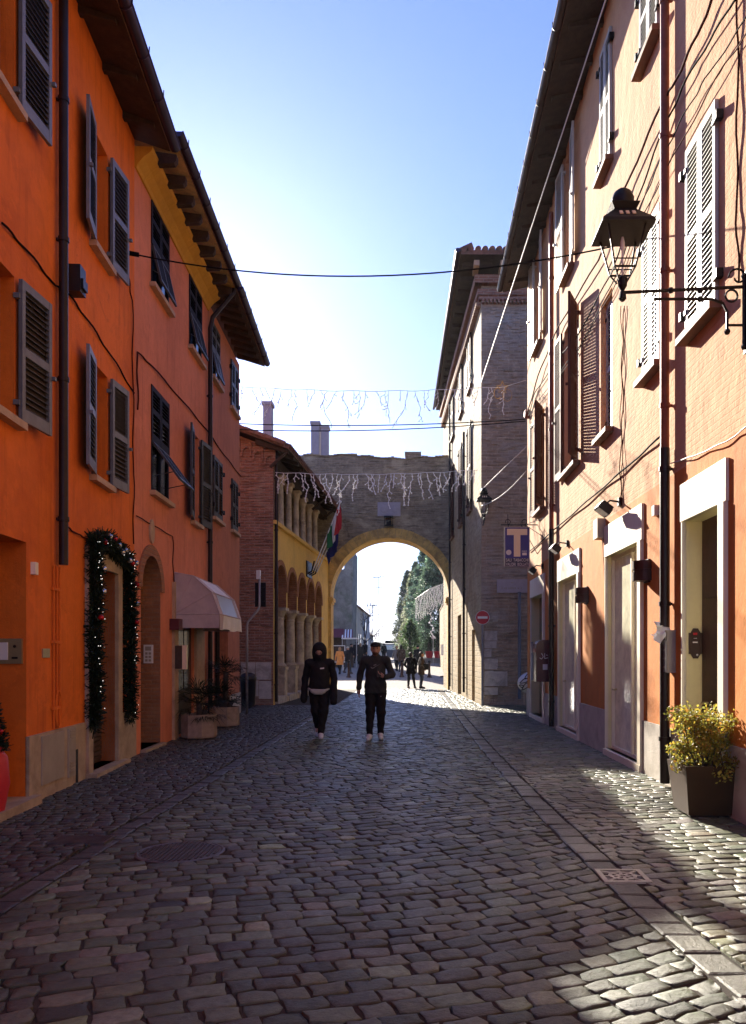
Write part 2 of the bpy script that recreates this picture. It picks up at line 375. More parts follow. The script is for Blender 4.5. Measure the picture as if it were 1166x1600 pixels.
def facade(mb, W, Y0, Y1, zs, ops, mi_of, depth_back=5.0):
    """front skin with openings cut out, reveals, plus sides and back so the house is closed.
    zs: (z0, z1); ops: (y0,y1,z0,z1,depth[,reveal material]); mi_of(z) -> material index"""
    ys = sorted({Y0, Y1, *[v for o in ops for v in o[:2]]}); zz = sorted({*zs, *[v for o in ops for v in o[2:4]]})
    ys = [y for y in ys if Y0 <= y <= Y1]
    for i in range(len(ys)-1):
        for j in range(len(zz)-1):
            ym, zm = (ys[i]+ys[i+1])/2, (zz[j]+zz[j+1])/2
            if any(o[0] < ym < o[1] and o[2] < zm < o[3] for o in ops): continue
            mb.quad(W.p(ys[i], zz[j]), W.p(ys[i+1], zz[j]), W.p(ys[i+1], zz[j+1]), W.p(ys[i], zz[j+1]), mi_of(zm))
    for o in ops:
        a, b, c, d, e = o[:5]; mi = o[5] if len(o) > 5 else mi_of((c+d)/2)
        for y in (a, b): mb.quad(W.p(y, c), W.p(y, d), W.p(y, d, -e), W.p(y, c, -e), mi)
        for z in (c, d): mb.quad(W.p(a, z), W.p(b, z), W.p(b, z, -e), W.p(a, z, -e), mi)
    z0, z1 = zs[0], zs[-1]; D = -depth_back
    for y in (Y0, Y1): mb.quad(W.p(y, z0), W.p(y, z1), W.p(y, z1, D), W.p(y, z0, D), mi_of(z1-.1))
    mb.quad(W.p(Y0, z0, D), W.p(Y1, z0, D), W.p(Y1, z1, D), W.p(Y0, z1, D), mi_of(z1-.1))

def leaf(mb, O, U, N, w, h, pitch=.058, th=.04, mi=0, mis=1, mid=.5, slat=True):
    """louvred shutter leaf"""
    st, rl = .06, .085
    mb.obox(O, U, N, 0, st, -th/2, th/2, 0, h, mi); mb.obox(O, U, N, w-st, w, -th/2, th/2, 0, h, mi)
    zs = [(0, rl*1.5), (h*mid-rl/2, h*mid+rl/2), (h-rl, h)]
    for a, b in zs: mb.obox(O, U, N, st, w-st, -th/2+.002, th/2-.002, a, b, mi)
    O, U, N = V(O), V(U), V(N); Z = V(0, 0, 1)
    for a, b in ((zs[0][1], zs[1][0]), (zs[1][1], zs[2][0])):
        n = max(1, int((b-a)/pitch)); dz = (b-a)/n
        for k in range(n):
            z = a+k*dz; A = O+Z*z
            q = lambda u, nn, zz: A+U*u+N*nn+Z*zz
            t0 = .006
            mb.hexa([q(st, .016, dz*.08), q(w-st, .016, dz*.08), q(w-st, -.016, dz*.46), q(st, -.016, dz*.46),
                     q(st, .016, dz*.08+t0), q(w-st, .016, dz*.08+t0), q(w-st, -.016, dz*.46+t0), q(st, -.016, dz*.46+t0)], mis)
def window(root, W, y0, y1, z0, z1, depth=.2, style='open', mats=('shutter_grey', 'shutter_slat'), sill='sill_stone', near=True, far=True, ang=(8, 8), lw=None, pitch=.058, sillo=.1, flap=50, recess=.0, back=True):
    m = MB()
    wbox(m, W, y0+.06, y1-.06, -depth, -depth+.03, z0+.06, z1-.06, 0)
    wo = m.build('window', ['dark_glass'], root)
    f = MB(); yc = (y0+y1)/2
    for a, b, c, d in ((y0, y1, z0, z0+.07), (y0, y1, z1-.07, z1), (y0, y0+.07, z0+.07, z1-.07), (y1-.07, y1, z0+.07, z1-.07), (yc-.04, yc+.04, z0+.07, z1-.07)):
        wbox(f, W, a, b, -depth+.005, -depth+.06, c, d)
    f.build('frame', ['shutter_grey' if mats[0] == 'shutter_grey' else 'shutter_brown' if mats[0] == 'shutter_white' else mats[0]], wo)
    if sill:
        s_ = MB(); wbox(s_, W, y0-.08, y1+.08, -.02, sillo, z0-.08, z0-.005); s_.build('sill', [sill], wo)
    h = z1-z0-.02
    if style == 'open':
        w = lw or (y1-y0)/2
        for on, yh, sg, a in ((near, y0, -1, ang[0]), (far, y1, 1, ang[1])):
            if not on: continue
            q = MB(); a = R_(a); U = W.t*sg*math.cos(a)+W.n*math.sin(a); N = W.n*math.cos(a)-W.t*sg*math.sin(a)
            O = W.p(yh+sg*.01, z0+.01, .055)
            leaf(q, O, U, N, w, h, pitch)
            if back: q.obox(O, U, N, .05, w-.05, -.028, -.021, .1, h-.06, 2)  # dark sheet added so gaps between slats read as shade
            for zc in (.15, h-.2): q.obox(O, W.t*sg, W.n, -.03, .05, -.06, .0, zc, zc+.05, 0)
            q.obox(O, U, N, w-.02, w+.02, .02, .06, h*.42, h*.42+.04, 0)
            q.build('shutter', [*mats, 'shutter_slat' if mats[0] != 'shutter_white' else 'sill_brown'], wo)
    elif style == 'closed':
        w = (y1-y0)/2
        for yh, sg in ((y0, 1), (y1, -1)):
            q = MB(); O = W.p(yh, z0+.01, .025-recess)
            leaf(q, O, W.t*sg, W.n, w-.006, h, pitch)
            q.obox(O, W.t*sg, W.n, 0, w-.006, -.10, -.085, .02, h-.02, 2)  # black sheet stands in for the dark behind closed louvres
            for zc in (.22, h-.25):
                q.obox(O, W.t*sg, W.n, -.09, .05, .02, .035, zc, zc+.05, 3); q.obox(O, W.t*sg, W.n, -.12, -.06, -.02, .05, zc-.02, zc+.07, 3)
            q.build('shutter', [*mats, 'black_plastic', 'dark_iron'], wo)
    elif style == 'flap':
        w = (y1-y0)/2; zm = h*.47
        for yh, sg in ((y0, 1), (y1, -1)):
            q = MB(); O = W.p(yh, z0+.01+zm, .0)
            leaf(q, O, W.t*sg, W.n, w-.006, h-zm, pitch, mid=.55)
            q.obox(O, W.t*sg, W.n, 0, w-.006, -.05, -.04, 0, h-zm, 2)  # black sheet in place of shade behind the upper louvres
            q.build('shutter', [*mats, 'black_plastic'], wo)
        q = MB(); a = R_(flap); Zd = V(W.n*math.sin(a)-V(0, 0, 1)*math.cos(a)); Nd = V(W.n*math.cos(a)+V(0, 0, 1)*math.sin(a))
        O = W.p(y0+.05, z0+zm, .01); L = zm*.93; ww = y1-y0-.1
        for a0, b0, c0, d0 in ((0, .05, 0, L), (ww-.05, ww, 0, L), (ww/2-.03, ww/2+.03, 0, L), (.05, ww-.05, L-.06, L), (.05, ww-.05, 0, .05)):
            q.obox(O, W.t, Nd, a0, b0, -.018, .018, c0, d0, 2, Zd)
        n = int(L/.06)
        for k in range(n): q.obox(O, W.t, Nd, .05, ww-.05, -.008, .008, .05+k*(L-.1)/n, .05+k*(L-.1)/n+.035, 1, Zd)
        for yy in (0, ww): q.tube([W.p(y0+.05+yy, z0+.25, 0), O+W.t*yy+Zd*L*.8], .008, 5, 2)
        q.build('awning_flap', [*mats, 'shutter_green'], wo)
    return wo
def eave(root, W, Y0, Y1, zo0, zo1, oh, soff='dark_wood', gut='violet_gutter', slope=.30, run=5.5, raft=.62, rmat='dark_wood', ends=.0, tile=True, rd=.12, brackets=True, gr=.075):
    """roof slab with rafters under it, tiles on it and a half-round gutter along its edge"""
    Z = lambda Y, o: zo0+(zo1-zo0)*(Y-Y0)/(Y1-Y0)+(oh-o)*slope
    m = MB(); t = .10
    P = lambda Y, o, k: W.p(Y, Z(Y, o)+k, o)
    a, b = Y0-ends, Y1+ends
    m.hexa([P(a, oh, 0), P(b, oh, 0), P(b, -run, 0), P(a, -run, 0), P(a, oh, t), P(b, oh, t), P(b, -run, t), P(a, -run, t)], 0)
    m.m[-6:] = [1, 0, 0, 0, 0, 0]
    # back slope
    zb = Z(a, -run)-3.0
    m.hexa([P(a, -run, 0), P(b, -run, 0), W.p(b, zb, -run-7), W.p(a, zb, -run-7), P(a, -run, t), P(b, -run, t), W.p(b, zb+t, -run-7), W.p(a, zb+t, -run-7)], 0)
    if tile:
        n = int((b-a)/.21)
        for k in range(n):
            y = a+(k+.5)*(b-a)/n
            o1 = oh+.05+random.uniform(-.015, .015)
            rw = .085; pts = []
            for (o_, lift) in ((o1, t+.0), (-run, t)):
                for j in range(6):
                    an = math.pi*j/5; pts.append(P(y+rw*math.cos(an), o_, lift+rw*.8*math.sin(an)))
            m.add(pts, [(j, j+1, 7+j, 6+j) for j in range(5)]+[(0, 1, 2, 3, 4, 5)], 0)
    ro = m.build('roof', ['roof_tile', soff], root)
    if raft:
        n = int((b-a)/raft)
        for k in range(n):
            y = a+.12+(k+.5)*(b-a-.24)/n; q = MB(); w = .045
            q.hexa([P(y-w, oh-.1, -rd*.55), P(y+w, oh-.1, -rd*.55), P(y+w, -.02, -rd), P(y-w, -.02, -rd), P(y-w, oh-.1, 0), P(y+w, oh-.1, 0), P(y+w, -.02, 0), P(y-w, -.02, 0)])
            q.build('rafter', [rmat], ro)
    if gut:
        g = MB(); n = 7; rr = gr; pts = []
        for y in (a-.03, b+.03):
            for j in range(n): an = math.pi+math.pi*j/(n-1); pts.append(W.p(y, Z(y, oh)+.09+rr*math.sin(an), oh+.06+rr*math.cos(an)*1.0))
        g.add(pts, [(j, j+1, n+j+1, n+j) for j in range(n-1)]+[tuple(range(n)), tuple(range(2*n-1, n-1, -1))], 0)
        g.tube([W.p(a-.03, Z(a, oh)+.09, oh+.06+rr), W.p(b+.03, Z(b, oh)+.09, oh+.06+rr)], .012, 6, 0)
        if brackets:
            for k in range(int((b-a)/.8)):
                y = a+.3+k*.8; pts = [W.p(y, Z(y, oh)+.09+(rr+.006)*math.sin(an), oh+.06+(rr+.006)*math.cos(an)) for an in np.linspace(math.pi, 2*math.pi, 7)]
                pts.append(W.p(y, Z(y, oh)+.17, oh+.07+rr)); g.tube(pts, .008, 5, 0)
        g.build('gutter', [gut], ro, smooth=True, angle=40)
    return ro
def pipe(root, W, Y, z0, z1, r, mat, o=.09, name='downpipe', top=None, bands=1.6):
    m = MB(); pts = [W.p(Y, z0, o), W.p(Y, z1, o)]
    if top is not None: pts += [W.p(Y, z1+.25, o+.05), W.p(top[0], top[2]-.1, top[1]), W.p(top[0], top[2]+.05, top[1])]
    m.tube(pts, r, 10)
    k = z0+.5
    while k < z1: m.tube([W.p(Y, k, o), W.p(Y, k+.05, o)], r*1.22, 10); wbox(m, W, Y-.012, Y+.012, 0, o, k+.01, k+.04); k += bands
    return m.build(name, [mat], root, smooth=True, angle=40)
def rubble(mb, xa, xb, za, zb, y, n, ok=lambda x, z: True, mi=0, seed=1, depth=.045):
    """uneven stones standing proud of an old wall that faces the camera"""
    rr = random.Random(seed)
    for _ in range(n):
        w, h = rr.uniform(.10, .42), rr.uniform(.05, .14); x, z = rr.uniform(xa, xb-w), rr.uniform(za, zb-h); d = rr.uniform(.006, depth)
        if not (ok(x, z) and ok(x+w, z) and ok(x, z+h) and ok(x+w, z+h)): continue
        j = lambda: rr.uniform(-.015, .015); k = .012
        mb.hexa([(x, y-.001, z), (x+w, y-.001, z), (x+w, y+.05, z), (x, y+.05, z), (x, y-.001, z+h), (x+w, y-.001, z+h), (x+w, y+.05, z+h), (x, y+.05, z+h)], mi)
        o = len(mb.v)-8
        for i_, (dx, dz) in ((0, (k, k)), (1, (-k, k)), (4, (k, -k)), (5, (-k, -k))): v = mb.v[o+i_]; mb.v[o+i_] = (v[0]+dx+j(), y-d-abs(j())*.6, v[2]+dz+j())
def wire(name, pts, r, mat, label, cat='cable', sag=0, group=None, n=5):
    m = MB()
    if sag:
        a, b = V(pts[0]), V(pts[1]); pts = [a+(b-a)*k/24-V(0, 0, sag*4*(k/24)*(1-k/24)) for k in range(25)]
    m.tube(pts, r, n); o = m.build(name, [mat], None, smooth=True); return tag(o, label, cat, group)
# ------------------------------------------------------------------ ground, street, pavements
def profile_sheet(name, mat, x0, x1, ys, dz, kindv='structure'):
    m = MB()
    for a, b in zip(ys[:-1], ys[1:]): m.quad((x0, a, gz(a)+dz), (x1, a, gz(a)+dz), (x1, b, gz(b)+dz), (x0, b, gz(b)+dz))
    o = m.build(name, [mat]); return kind(o, kindv)
profile_sheet('ground', 'joint_dirt', -900, 900, [-60, 38, 44, 50, 56, 64, 110, 300, 1200, 5000], -.0075)
profile_sheet('plaza', 'plaza_paving', -40, 40, [35.6, 38, 44, 50, 56, 64, 120], -.004)
XKL = lambda Y: -2.60
XKR = lambda Y: 1.02+2.4/(Y+.6) if Y > 1 else 2.2
HOLES = []
cx_, cy_ = gp(282, 1331); HOLES.append((cx_, cy_, .365)); MAN = (cx_, cy_)
cx_, cy_ = gp(973, 1371); DRAIN = (cx_, cy_); HOLES.append((cx_, cy_, .20))
def setts(name, xl, xr, Y0, Y1, du, dv, rot, tone, tv, gap=.012, dome=.012, jit=.018, warp=.05, curve=0.0, zoff=0):
    """individually shaped stone setts, domed and slightly tilted, joined in one paving mesh"""
    ca, sa = math.cos(rot), math.sin(rot)
    umax = 14; verts = []; tones = []
    cx0, cy0 = 0, (Y0+Y1)/2; ext = (Y1-Y0)/2+5
    quads = []
    v = -ext
    while v < ext:
        h = dv*RNG.uniform(.85, 1.18); u = -umax*.6+RNG.uniform(0, du)
        n = int(umax*1.2/du); ws = du*RNG.uniform(.72, 1.35, n); us = u+np.concatenate([[0], np.cumsum(ws)])
        for a, b in zip(us[:-1], us[1:]): quads.append((a, b, v, v+h))
        v += h
    q = np.array(quads); uc = (q[:, 0]+q[:, 1])/2; vc = (q[:, 2]+q[:, 3])/2
    def world(u, v):
        x = u*ca-v*sa; y = u*sa+v*ca
        y = y+warp*np.sin(x*1.7+y*.6)+warp*.7*np.sin(x*.8-y*1.1+1)+curve*x*x; x = x+warp*.6*np.sin(y*1.3+x*.5)
        return x+cx0, y+cy0
    X, Y = world(uc, vc)
    xlv = np.array([xl(t) for t in Y]); xrv = np.array([xr(t) for t in Y])
    ok = (X > xlv-du*.42) & (X < xrv+du*.42) & (Y > Y0) & (Y < Y1)
    for hx, hy, hr in HOLES: ok &= ((X-hx)**2+(Y-hy)**2) > hr*hr
    q = q[ok]; N = len(q)
    fu = np.array([0, .5, 1, 1, 1, .5, 0, 0]); fv = np.array([0, 0, 0, .5, 1, 1, 1, .5])
    ring = []
    ju = RNG.normal(0, jit*.6, (N, 8)); jv = RNG.normal(0, jit*.6, (N, 8))
    u0 = q[:, :1]+gap/2; u1 = q[:, 1:2]-gap/2; v0 = q[:, 2:3]+gap/2; v1 = q[:, 3:4]-gap/2
    bu = u0+(u1-u0)*fu+np.clip(ju, -jit, jit)*.5; bv = v0+(v1-v0)*fv+np.clip(jv, -jit, jit)*.5
    cu = (u0+u1)/2; cv = (v0+v1)/2
    # round the corners
    cor = np.array([1, 0, 1, 0, 1, 0, 1, 0])
    bu = cu+(bu-cu)*(1-.035*cor); bv = cv+(bv-cv)*(1-.035*cor)
    tx = RNG.normal(0, .026, (N, 1)); ty = RNG.normal(0, .026, (N, 1)); hz = RNG.normal(0, .0022, (N, 1))
    P = []
    for k, z in ((1.0, -.018), (.985, -.0012), (.945, dome*.55), (.5, dome*.95), (0, dome)):
        uu = cu+(bu-cu)*k; vv = cv+(bv-cv)*k
        if k == 0: uu = uu[:, :1]; vv = vv[:, :1]
        x, y = world(uu, vv)
        zz = z+hz+tx*(uu-cu)+ty*(vv-cv) if k < 1 else np.full_like(uu, z)
        if k == .5: zz = zz+RNG.normal(0, .0012, zz.shape)
        xlw = np.vectorize(xl)(y); xrw = np.vectorize(xr)(y)
        x = np.clip(x, xlw+.008, xrw-.008)
        P.append(np.stack([x, y, zz+zoff], -1))
    vert = np.concatenate(P, 1)                       # N x 33 x 3
    nv = vert.shape[1]; F_ = []
    for r in range(3):
        for k in range(8): F_.append((r*8+k, r*8+(k+1) % 8, (r+1)*8+(k+1) % 8, (r+1)*8+k))
    T_ = [(24+k, 24+(k+1) % 8, 32) for k in range(8)]
    off = (np.arange(N)*nv)[:, None]
    fq = (np.array(F_).reshape(1, -1)+off).reshape(-1, 4); ft = (np.array(T_).reshape(1, -1)+off).reshape(-1, 3)
    me = bpy.data.meshes.new(name); allv = vert.reshape(-1, 3)
    me.vertices.add(len(allv)); me.vertices.foreach_set('co', allv.astype(np.float32).ravel())
    loops = np.concatenate([fq.ravel(), ft.ravel()]); tot = np.concatenate([np.full(len(fq), 4), np.full(len(ft), 3)])
    me.loops.add(len(loops)); me.loops.foreach_set('vertex_index', loops.astype(np.int32))
    me.polygons.add(len(tot)); me.polygons.foreach_set('loop_start', np.concatenate([[0], np.cumsum(tot)[:-1]]).astype(np.int32))
    me.polygons.foreach_set('use_smooth', np.ones(len(tot), dtype=bool))
    me.update(calc_edges=True); me.validate()
    c = np.array(tone)[None, :]*np.exp(RNG.normal(0, tv, (N, 1)))*(1+RNG.normal(0, .06, (N, 3)))
    c = np.repeat(c[:, None, :], nv, 1).reshape(-1, 3); c = np.concatenate([c, np.ones((len(c), 1))], 1)
    at = me.color_attributes.new('tone', 'FLOAT_COLOR', 'POINT'); at.data.foreach_set('color', c.astype(np.float32).ravel())
    me.materials.append(M['sett_stone'])
    o = bpy.data.objects.new(name, me); COL.objects.link(o); ORG[o.name] = V(0, 0, 0)
    return kind(o, 'structure')
setts('road', lambda Y: XKL(Y)+.09, lambda Y: XKR(Y)-.11, 1.5, 36.2, .178, .125, R_(22), (.080, .100, .067), .38, gap=.008, dome=.003, jit=.03, warp=.07, curve=.02)
setts('pavement', lambda Y: max(-4.9, WA.X(Y) if Y < 12.4 else WB.X(Y))+.01, lambda Y: XKL(Y)-.09, 1.5, 24.6, .14, .115, R_(8), (.052, .058, .050), .22, gap=.011, dome=.007, jit=.02, warp=.03, zoff=.006)
setts('pavement', lambda Y: XKR(Y)+.11, lambda Y: WR.X(Y)-.01 if Y < 20.8 else WS.X(Y)-.01 if Y > 24.7 else 8.0, 1.5, 35.0, .185, .125, R_(16), (.13, .138, .095), .26, gap=.010, dome=.0025, jit=.03, warp=.05, zoff=.006)
def kerb(xk, Y0, Y1, w, L, tone):
    m = MB(); y = Y0
    while y < Y1:
        l = L*random.uniform(.7, 1.3); a, b = y+.008, y+l-.008; k = math.exp(random.gauss(0, .2)); c = sc(tone, k)
        z = .006+random.gauss(0, .004); jx = random.gauss(0, .008)
        P = lambda s, Y, zz, i=0: (xk(Y)+jx+s*(w/2-i-.006), Y+s*jx, zz)
        v = [P(-1, a, -.022), P(1, a, -.022), P(1, b, -.022), P(-1, b, -.022), P(-1, a, z-.006), P(1, a, z-.006), P(1, b, z-.006), P(-1, b, z-.006),
             P(-1, a+.015, z, .015), P(1, a+.015, z, .015), P(1, b-.015, z, .015), P(-1, b-.015, z, .015)]
        m.add(v, [(8, 9, 10, 11), (4, 5, 9, 8), (5, 6, 10, 9), (6, 7, 11, 10), (7, 4, 8, 11), (0, 1, 5, 4), (1, 2, 6, 5), (2, 3, 7, 6), (3, 0, 4, 7)], 0, c)
        y += l
    o = m.build('kerb', ['sett_stone'], None, loc=(0, 0, 0)); return kind(o, 'structure')
kerb(XKL, 1.5, 24.5, .17, .22, (.058, .062, .054)); kerb(XKR, 1.5, 30, .21, .24, (.088, .092, .068))

# ------------------------------------------------------------------ left: orange house
def arch_fill(mb, W, y0, y1, zs, zt, o, mi, n=14, e=.4, mi2=1):
    """fills a rectangular opening's upper corners so that it becomes round-headed (radius = half width), with its intrados"""
    yc, r = (y0+y1)/2, (y1-y0)/2; zt = zs+r
    pts = [(yc+r*math.cos(math.pi*k/n), zs+r*math.sin(math.pi*k/n)) for k in range(n+1)]
    for (a, za), (b, zb) in zip(pts[:-1], pts[1:]):
        mb.quad(W.p(a, za, o), W.p(b, zb, o), W.p(b, zt+.001, o), W.p(a, zt+.001, o), mi)
        mb.quad(W.p(a, za, o), W.p(b, zb, o), W.p(b, zb, -e), W.p(a, za, -e), mi2)
A = thing('orange_house', 'bright orange plastered house with grey shutters and black drainpipe, nearest on the left', 'house', (-4.2, 6, 0), 'houses along the street')
wins_A = [(7.1, 8.02, 7.05, 8.6), (7.1, 8.02, 3.92, 5.36), (10.36, 11.05, 6.92, 8.46), (10.36, 11.05, 3.9, 5.4)]
ops = [(a, b, c, d, .22) for a, b, c, d in wins_A]+[(6.1, 8.31, 0, 2.74, .42), (10.3, 11.4, .06, 2.72, .25)]
m = MB(); facade(m, WA, -5, 12.41, (0, 9.75), ops, lambda z: 0, 6); m.build('wall', ['orange_paint'], A)
for k, (a, b, c, d) in enumerate(wins_A): window(A, WA, a, b, c, d, .2, 'open', lw=.6 if k < 2 else .56, ang=(9, 7))
for a, b in ((11.6, 12.41), (8.31, 10.06)): m = MB(); wbox(m, WA, a, b, -.01, .03, 0, .72); pl = m.build('plinth', ['travertine'], A)
m = MB(); wbox(m, WA, 8.62, 9.28, .03, .045, .16, .69); m.build('meter_hatch', ['panel_grey'], pl)
m = MB(); wbox(m, WA, 9.42, 9.66, .03, .045, .12, .70)
for k in range(4): wbox(m, WA, 9.45, 9.63, .045, .055, .55+.035*k, .57+.035*k, 0); wbox(m, WA, 9.45, 9.63, .045, .055, .18+.035*k, .2+.035*k, 0)
m.build('vent_panel', ['panel_grey'], pl)
m = MB(); wbox(m, WA, 9.7, 9.77, .03, .036, .0, .42); m.build('gap', ['black_plastic'], pl)
m = MB(); wbox(m, WA, 6.2, 8.42, -.4, .12, 0, .10); m.build('door_step', ['travertine'], A)
m = MB(); wbox(m, WA, 6.1, 8.31, -.42, -.36, .1, 2.74)
d_ = m.build('door', ['dark_glass'], A)
m = MB()
for a, b in ((6.1, 6.2), (7.15, 7.25), (8.2, 8.305)): wbox(m, WA, a, b, -.355, -.32, .1, 2.73)
wbox(m, WA, 6.1, 8.305, -.35, -.325, 1.0, 1.1); m.build('frame', ['door_wood'], d_)
# garlanded shop door: stone surround, brown roller below, glass above
m = MB(); wbox(m, WA, 10.12, 10.3, -.02, .05, .06, 2.72); wbox(m, WA, 11.4, 11.6, -.25, .05, .06, 2.72); wbox(m, WA, 10.12, 11.6, -.02, .052, 2.72, 2.96); wbox(m, WA, 10.1, 11.62, -.25, .16, 0, .06)
su = m.build('door_surround', ['travertine'], A)
m = MB(); wbox(m, WA, 10.3, 11.4, -.24, -.2, .06, 2.7); dd = m.build('door', ['roller_brown'], A)
m = MB(); wbox(m, WA, 10.42, 11.28, -.2, -.185, 1.02, 2.05); wbox(m, WA, 10.42, 11.28, -.2, -.185, 2.15, 2.6); m.build('pane', ['dark_glass'], dd)
m = MB()
for k in range(13): wbox(m, WA, 10.33, 11.37, -.2, -.175, .1+k*.068, .15+k*.068)
m.build('slats', ['roller_brown'], dd)
eave(A, WA, -5, 12.41, 9.62, 9.40, .55, soff='dark_wood', gut='violet_gutter', raft=.95, rmat='dark_wood', rd=.10, gr=.085)
pipe(A, WA, 9.15, 2.6, 9.35, .052, 'dark_pipe', .08)
m = MB()
for y in (9.02, 9.12, 9.2): m.tube([WA.p(y, .74, .02), WA.p(y, 2.58, .02)], .011, 6)
for z in (.95, 1.7, 2.3): wbox(m, WA, 8.98, 9.24, .005, .03, z, z+.03)
m.tube([WA.p(9.14+.09*math.sin(t), .95+.21*math.cos(t), .03) for t in np.linspace(0, 2*math.pi, 17)], .008, 6)
m.build('wall_conduit', ['orange_paint'], A)
m = MB(); wbox(m, WA, 9.5, 9.7, 0, .15, 5.9, 6.22); wbox(m, WA, 9.52, 9.68, .15, .18, 5.95, 6.06)
tag(m.build('alarm_box', ['black_plastic']), 'small black alarm box on the orange wall right of the drainpipe', 'alarm box')
m = MB(); wbox(m, WA, 8.42, 8.5, 0, .05, 2.42, 2.55); tag(m.build('wall_lamp_socket', ['cream_frame']), 'small cream socket box on orange wall beside the nearest doorway', 'socket box')
m = MB(); wbox(m, WA, 8.72, 8.92, 0, .015, 1.54, 1.64); tag(m.build('house_plate', ['brass']), 'small dull brass plate on the orange wall above the meter hatch', 'plate')
# intercom on the portal's far reveal, which faces the camera
m = MB(); xw = WA.X(8.3); m.box(xw-.32, xw-.03, 8.27, 8.305, 1.48, 1.74, 0); m.box(xw-.29, xw-.17, 8.262, 8.27, 1.52, 1.70, 1); m.ball((xw-.10, 8.265, 1.66), .016, 2); m.box(xw-.13, xw-.07, 8.262, 8.27, 1.53, 1.55, 2)
tag(m.build('intercom', ['brass', 'white_plastic', 'dark_iron']), 'brass intercom plate on the orange reveal of the nearest doorway', 'intercom')

# ------------------------------------------------------------------ left: terracotta house and the brown house beyond
B1 = thing('terracotta_house', 'terracotta plastered house with yellow cornice, navy flap shutters and brick arched doorway', 'house', (-4.5, 15, 0), 'houses along the street')
YB = 17.62
ws = [(13.3, 14.4, 7.75, 9.18, 'flap'), (15.9, 17.0, 7.72, 9.18, 'flap'), (13.3, 14.4, 4.3, 6.08, 'flap'), (16.1, 16.75, 4.27, 6.08, 'open')]
ops = [(a, b, c, d, .06 if _ == 'flap' else .2) for a, b, c, d, _ in ws]+[(12.74, 13.86, 0.05, 3.21, .45, 1), (14.95, 16.3, .04, 2.95, .07)]
m = MB(); facade(m, WB, 12.41, YB, (0, 9.5), ops, lambda z: 0, 6); arch_fill(m, WB, 12.74, 13.86, 2.65, 3.21, .002, 0, e=.448);
m.build('wall', ['rust_paint', 'warm_brick'], B1)
m = MB()
n = 20
for k in range(n):
    a, b = math.pi*k/n, math.pi*(k+1)/n; r0, r1, yc = .56, .74, 13.3
    P = lambda an, r, o: WB.p(yc+r*math.cos(an), 2.65+r*math.sin(an), o)
    m.hexa([P(a, r0, .0), P(b, r0, .0), P(b, r1, .0), P(a, r1, .0), P(a, r0, .03), P(b, r0, .03), P(b, r1, .03), P(a, r1, .03)])
m.build('arch_surround', ['warm_brick'], B1)
m = MB(); wbox(m, WB, 12.74, 13.86, -.45, -.40, .05, 3.2); d_ = m.build('door', ['door_wood'], B1)
m = MB(); wbox(m, WB, 12.85, 13.25, -.4, -.385, .3, 1.1); wbox(m, WB, 13.35, 13.75, -.4, -.385, .3, 1.1); wbox(m, WB, 12.85, 13.25, -.4, -.385, 1.25, 2.5); wbox(m, WB, 13.35, 13.75, -.4, -.385, 1.25, 2.5); m.build('door_panel', ['dark_wood'], d_)
m = MB(); wbox(m, WB, 12.7, 13.9, -.4, .1, 0, .05); m.build('door_step', ['travertine'], B1)
m = MB(); pts = [WB.p(13.3+.13*math.cos(t), 3.62+.2*math.sin(t), 0) for t in np.linspace(0, 2*math.pi, 20, endpoint=False)]; m.prism(pts, WB.n*.03)
m.build('oval_plaque', ['sill_stone'], B1)
for a, b, c, d, st in ws: window(B1, WB, a, b, c, d, .055 if st == 'flap' else .18, st, ('shutter_navy', 'shutter_navy') if st == 'flap' else ('shutter_green', 'shutter_slat'), lw=.62, flap=13 if c > 7 else 36, ang=(9, 6))
m = MB(); wbox(m, WB, 14.95, 16.3, -.07, -.05, .04, 2.95); d_ = m.build('shop_door', ['roller_brown'], B1)
m = MB(); wbox(m, WB, 15.05, 15.6, -.05, -.04, .9, 2.2); wbox(m, WB, 15.68, 16.22, -.05, -.04, .9, 2.2); m.build('pane', ['dark_glass'], d_)
m = MB()
for k in range(34): wbox(m, WB, 14.97, 16.28, -.05, -.035, .08+k*.024*1.0, .09+k*.024)
m.build('slats', ['roller_brown'], d_)
for a, b in ((16.34, 17.1), (14.62, 14.9)): m = MB(); wbox(m, WB, a, b, -.01, .05, 0, 2.9); m.build('pilaster', ['sill_stone'], B1)
# coved yellow cornice with dark carved corbels
m = MB(); pr = [(0, 9.14), (.03, 9.14), (.05, 9.2), (.14, 9.31), (.26, 9.40), (.28, 9.47), (0, 9.47)]
for (o0, z0), (o1, z1) in zip(pr[:-1], pr[1:]): m.quad(WB.p(12.42, z0, o0), WB.p(YB, z0, o0), WB.p(YB, z1, o1), WB.p(12.42, z1, o1))
m.prism([WB.p(12.42, z, o) for o, z in pr], V(0, .004, 0))
cornice = m.build('cornice', ['yellow_paint'], B1)
for k in range(9):
    y = 12.75+k*.58; q = MB()
    q.prism([WB.p(y, z, o) for o, z in ((.24, 9.40), (.52, 9.42), (.56, 9.47), (.56, 9.56), (.22, 9.60))], WB.t*.12); q.build('corbel', ['dark_wood'], cornice)
eave(B1, WB, 12.41, YB, 9.60, 9.58, .62, soff='yellow_stone', gut='violet_gutter', raft=0, slope=.28)
pipe(B1, WB, 17.5, .3, 8.7, .05, 'dark_pipe', .08, top=(17.5, .6, 9.62))
B2 = thing('brown_house', 'narrow dull brown plastered house at the far end of the left terrace', 'house', (-4.7, 19.5, 0), 'houses along the street')
ws = [(17.95, 18.9, 7.85, 9.12, 'flap'), (20.2, 21.1, 7.85, 9.05, 'closed'), (18.1, 19.05, 4.7, 6.1, 'closed'), (20.3, 21.1, 4.75, 6.05, 'closed')]
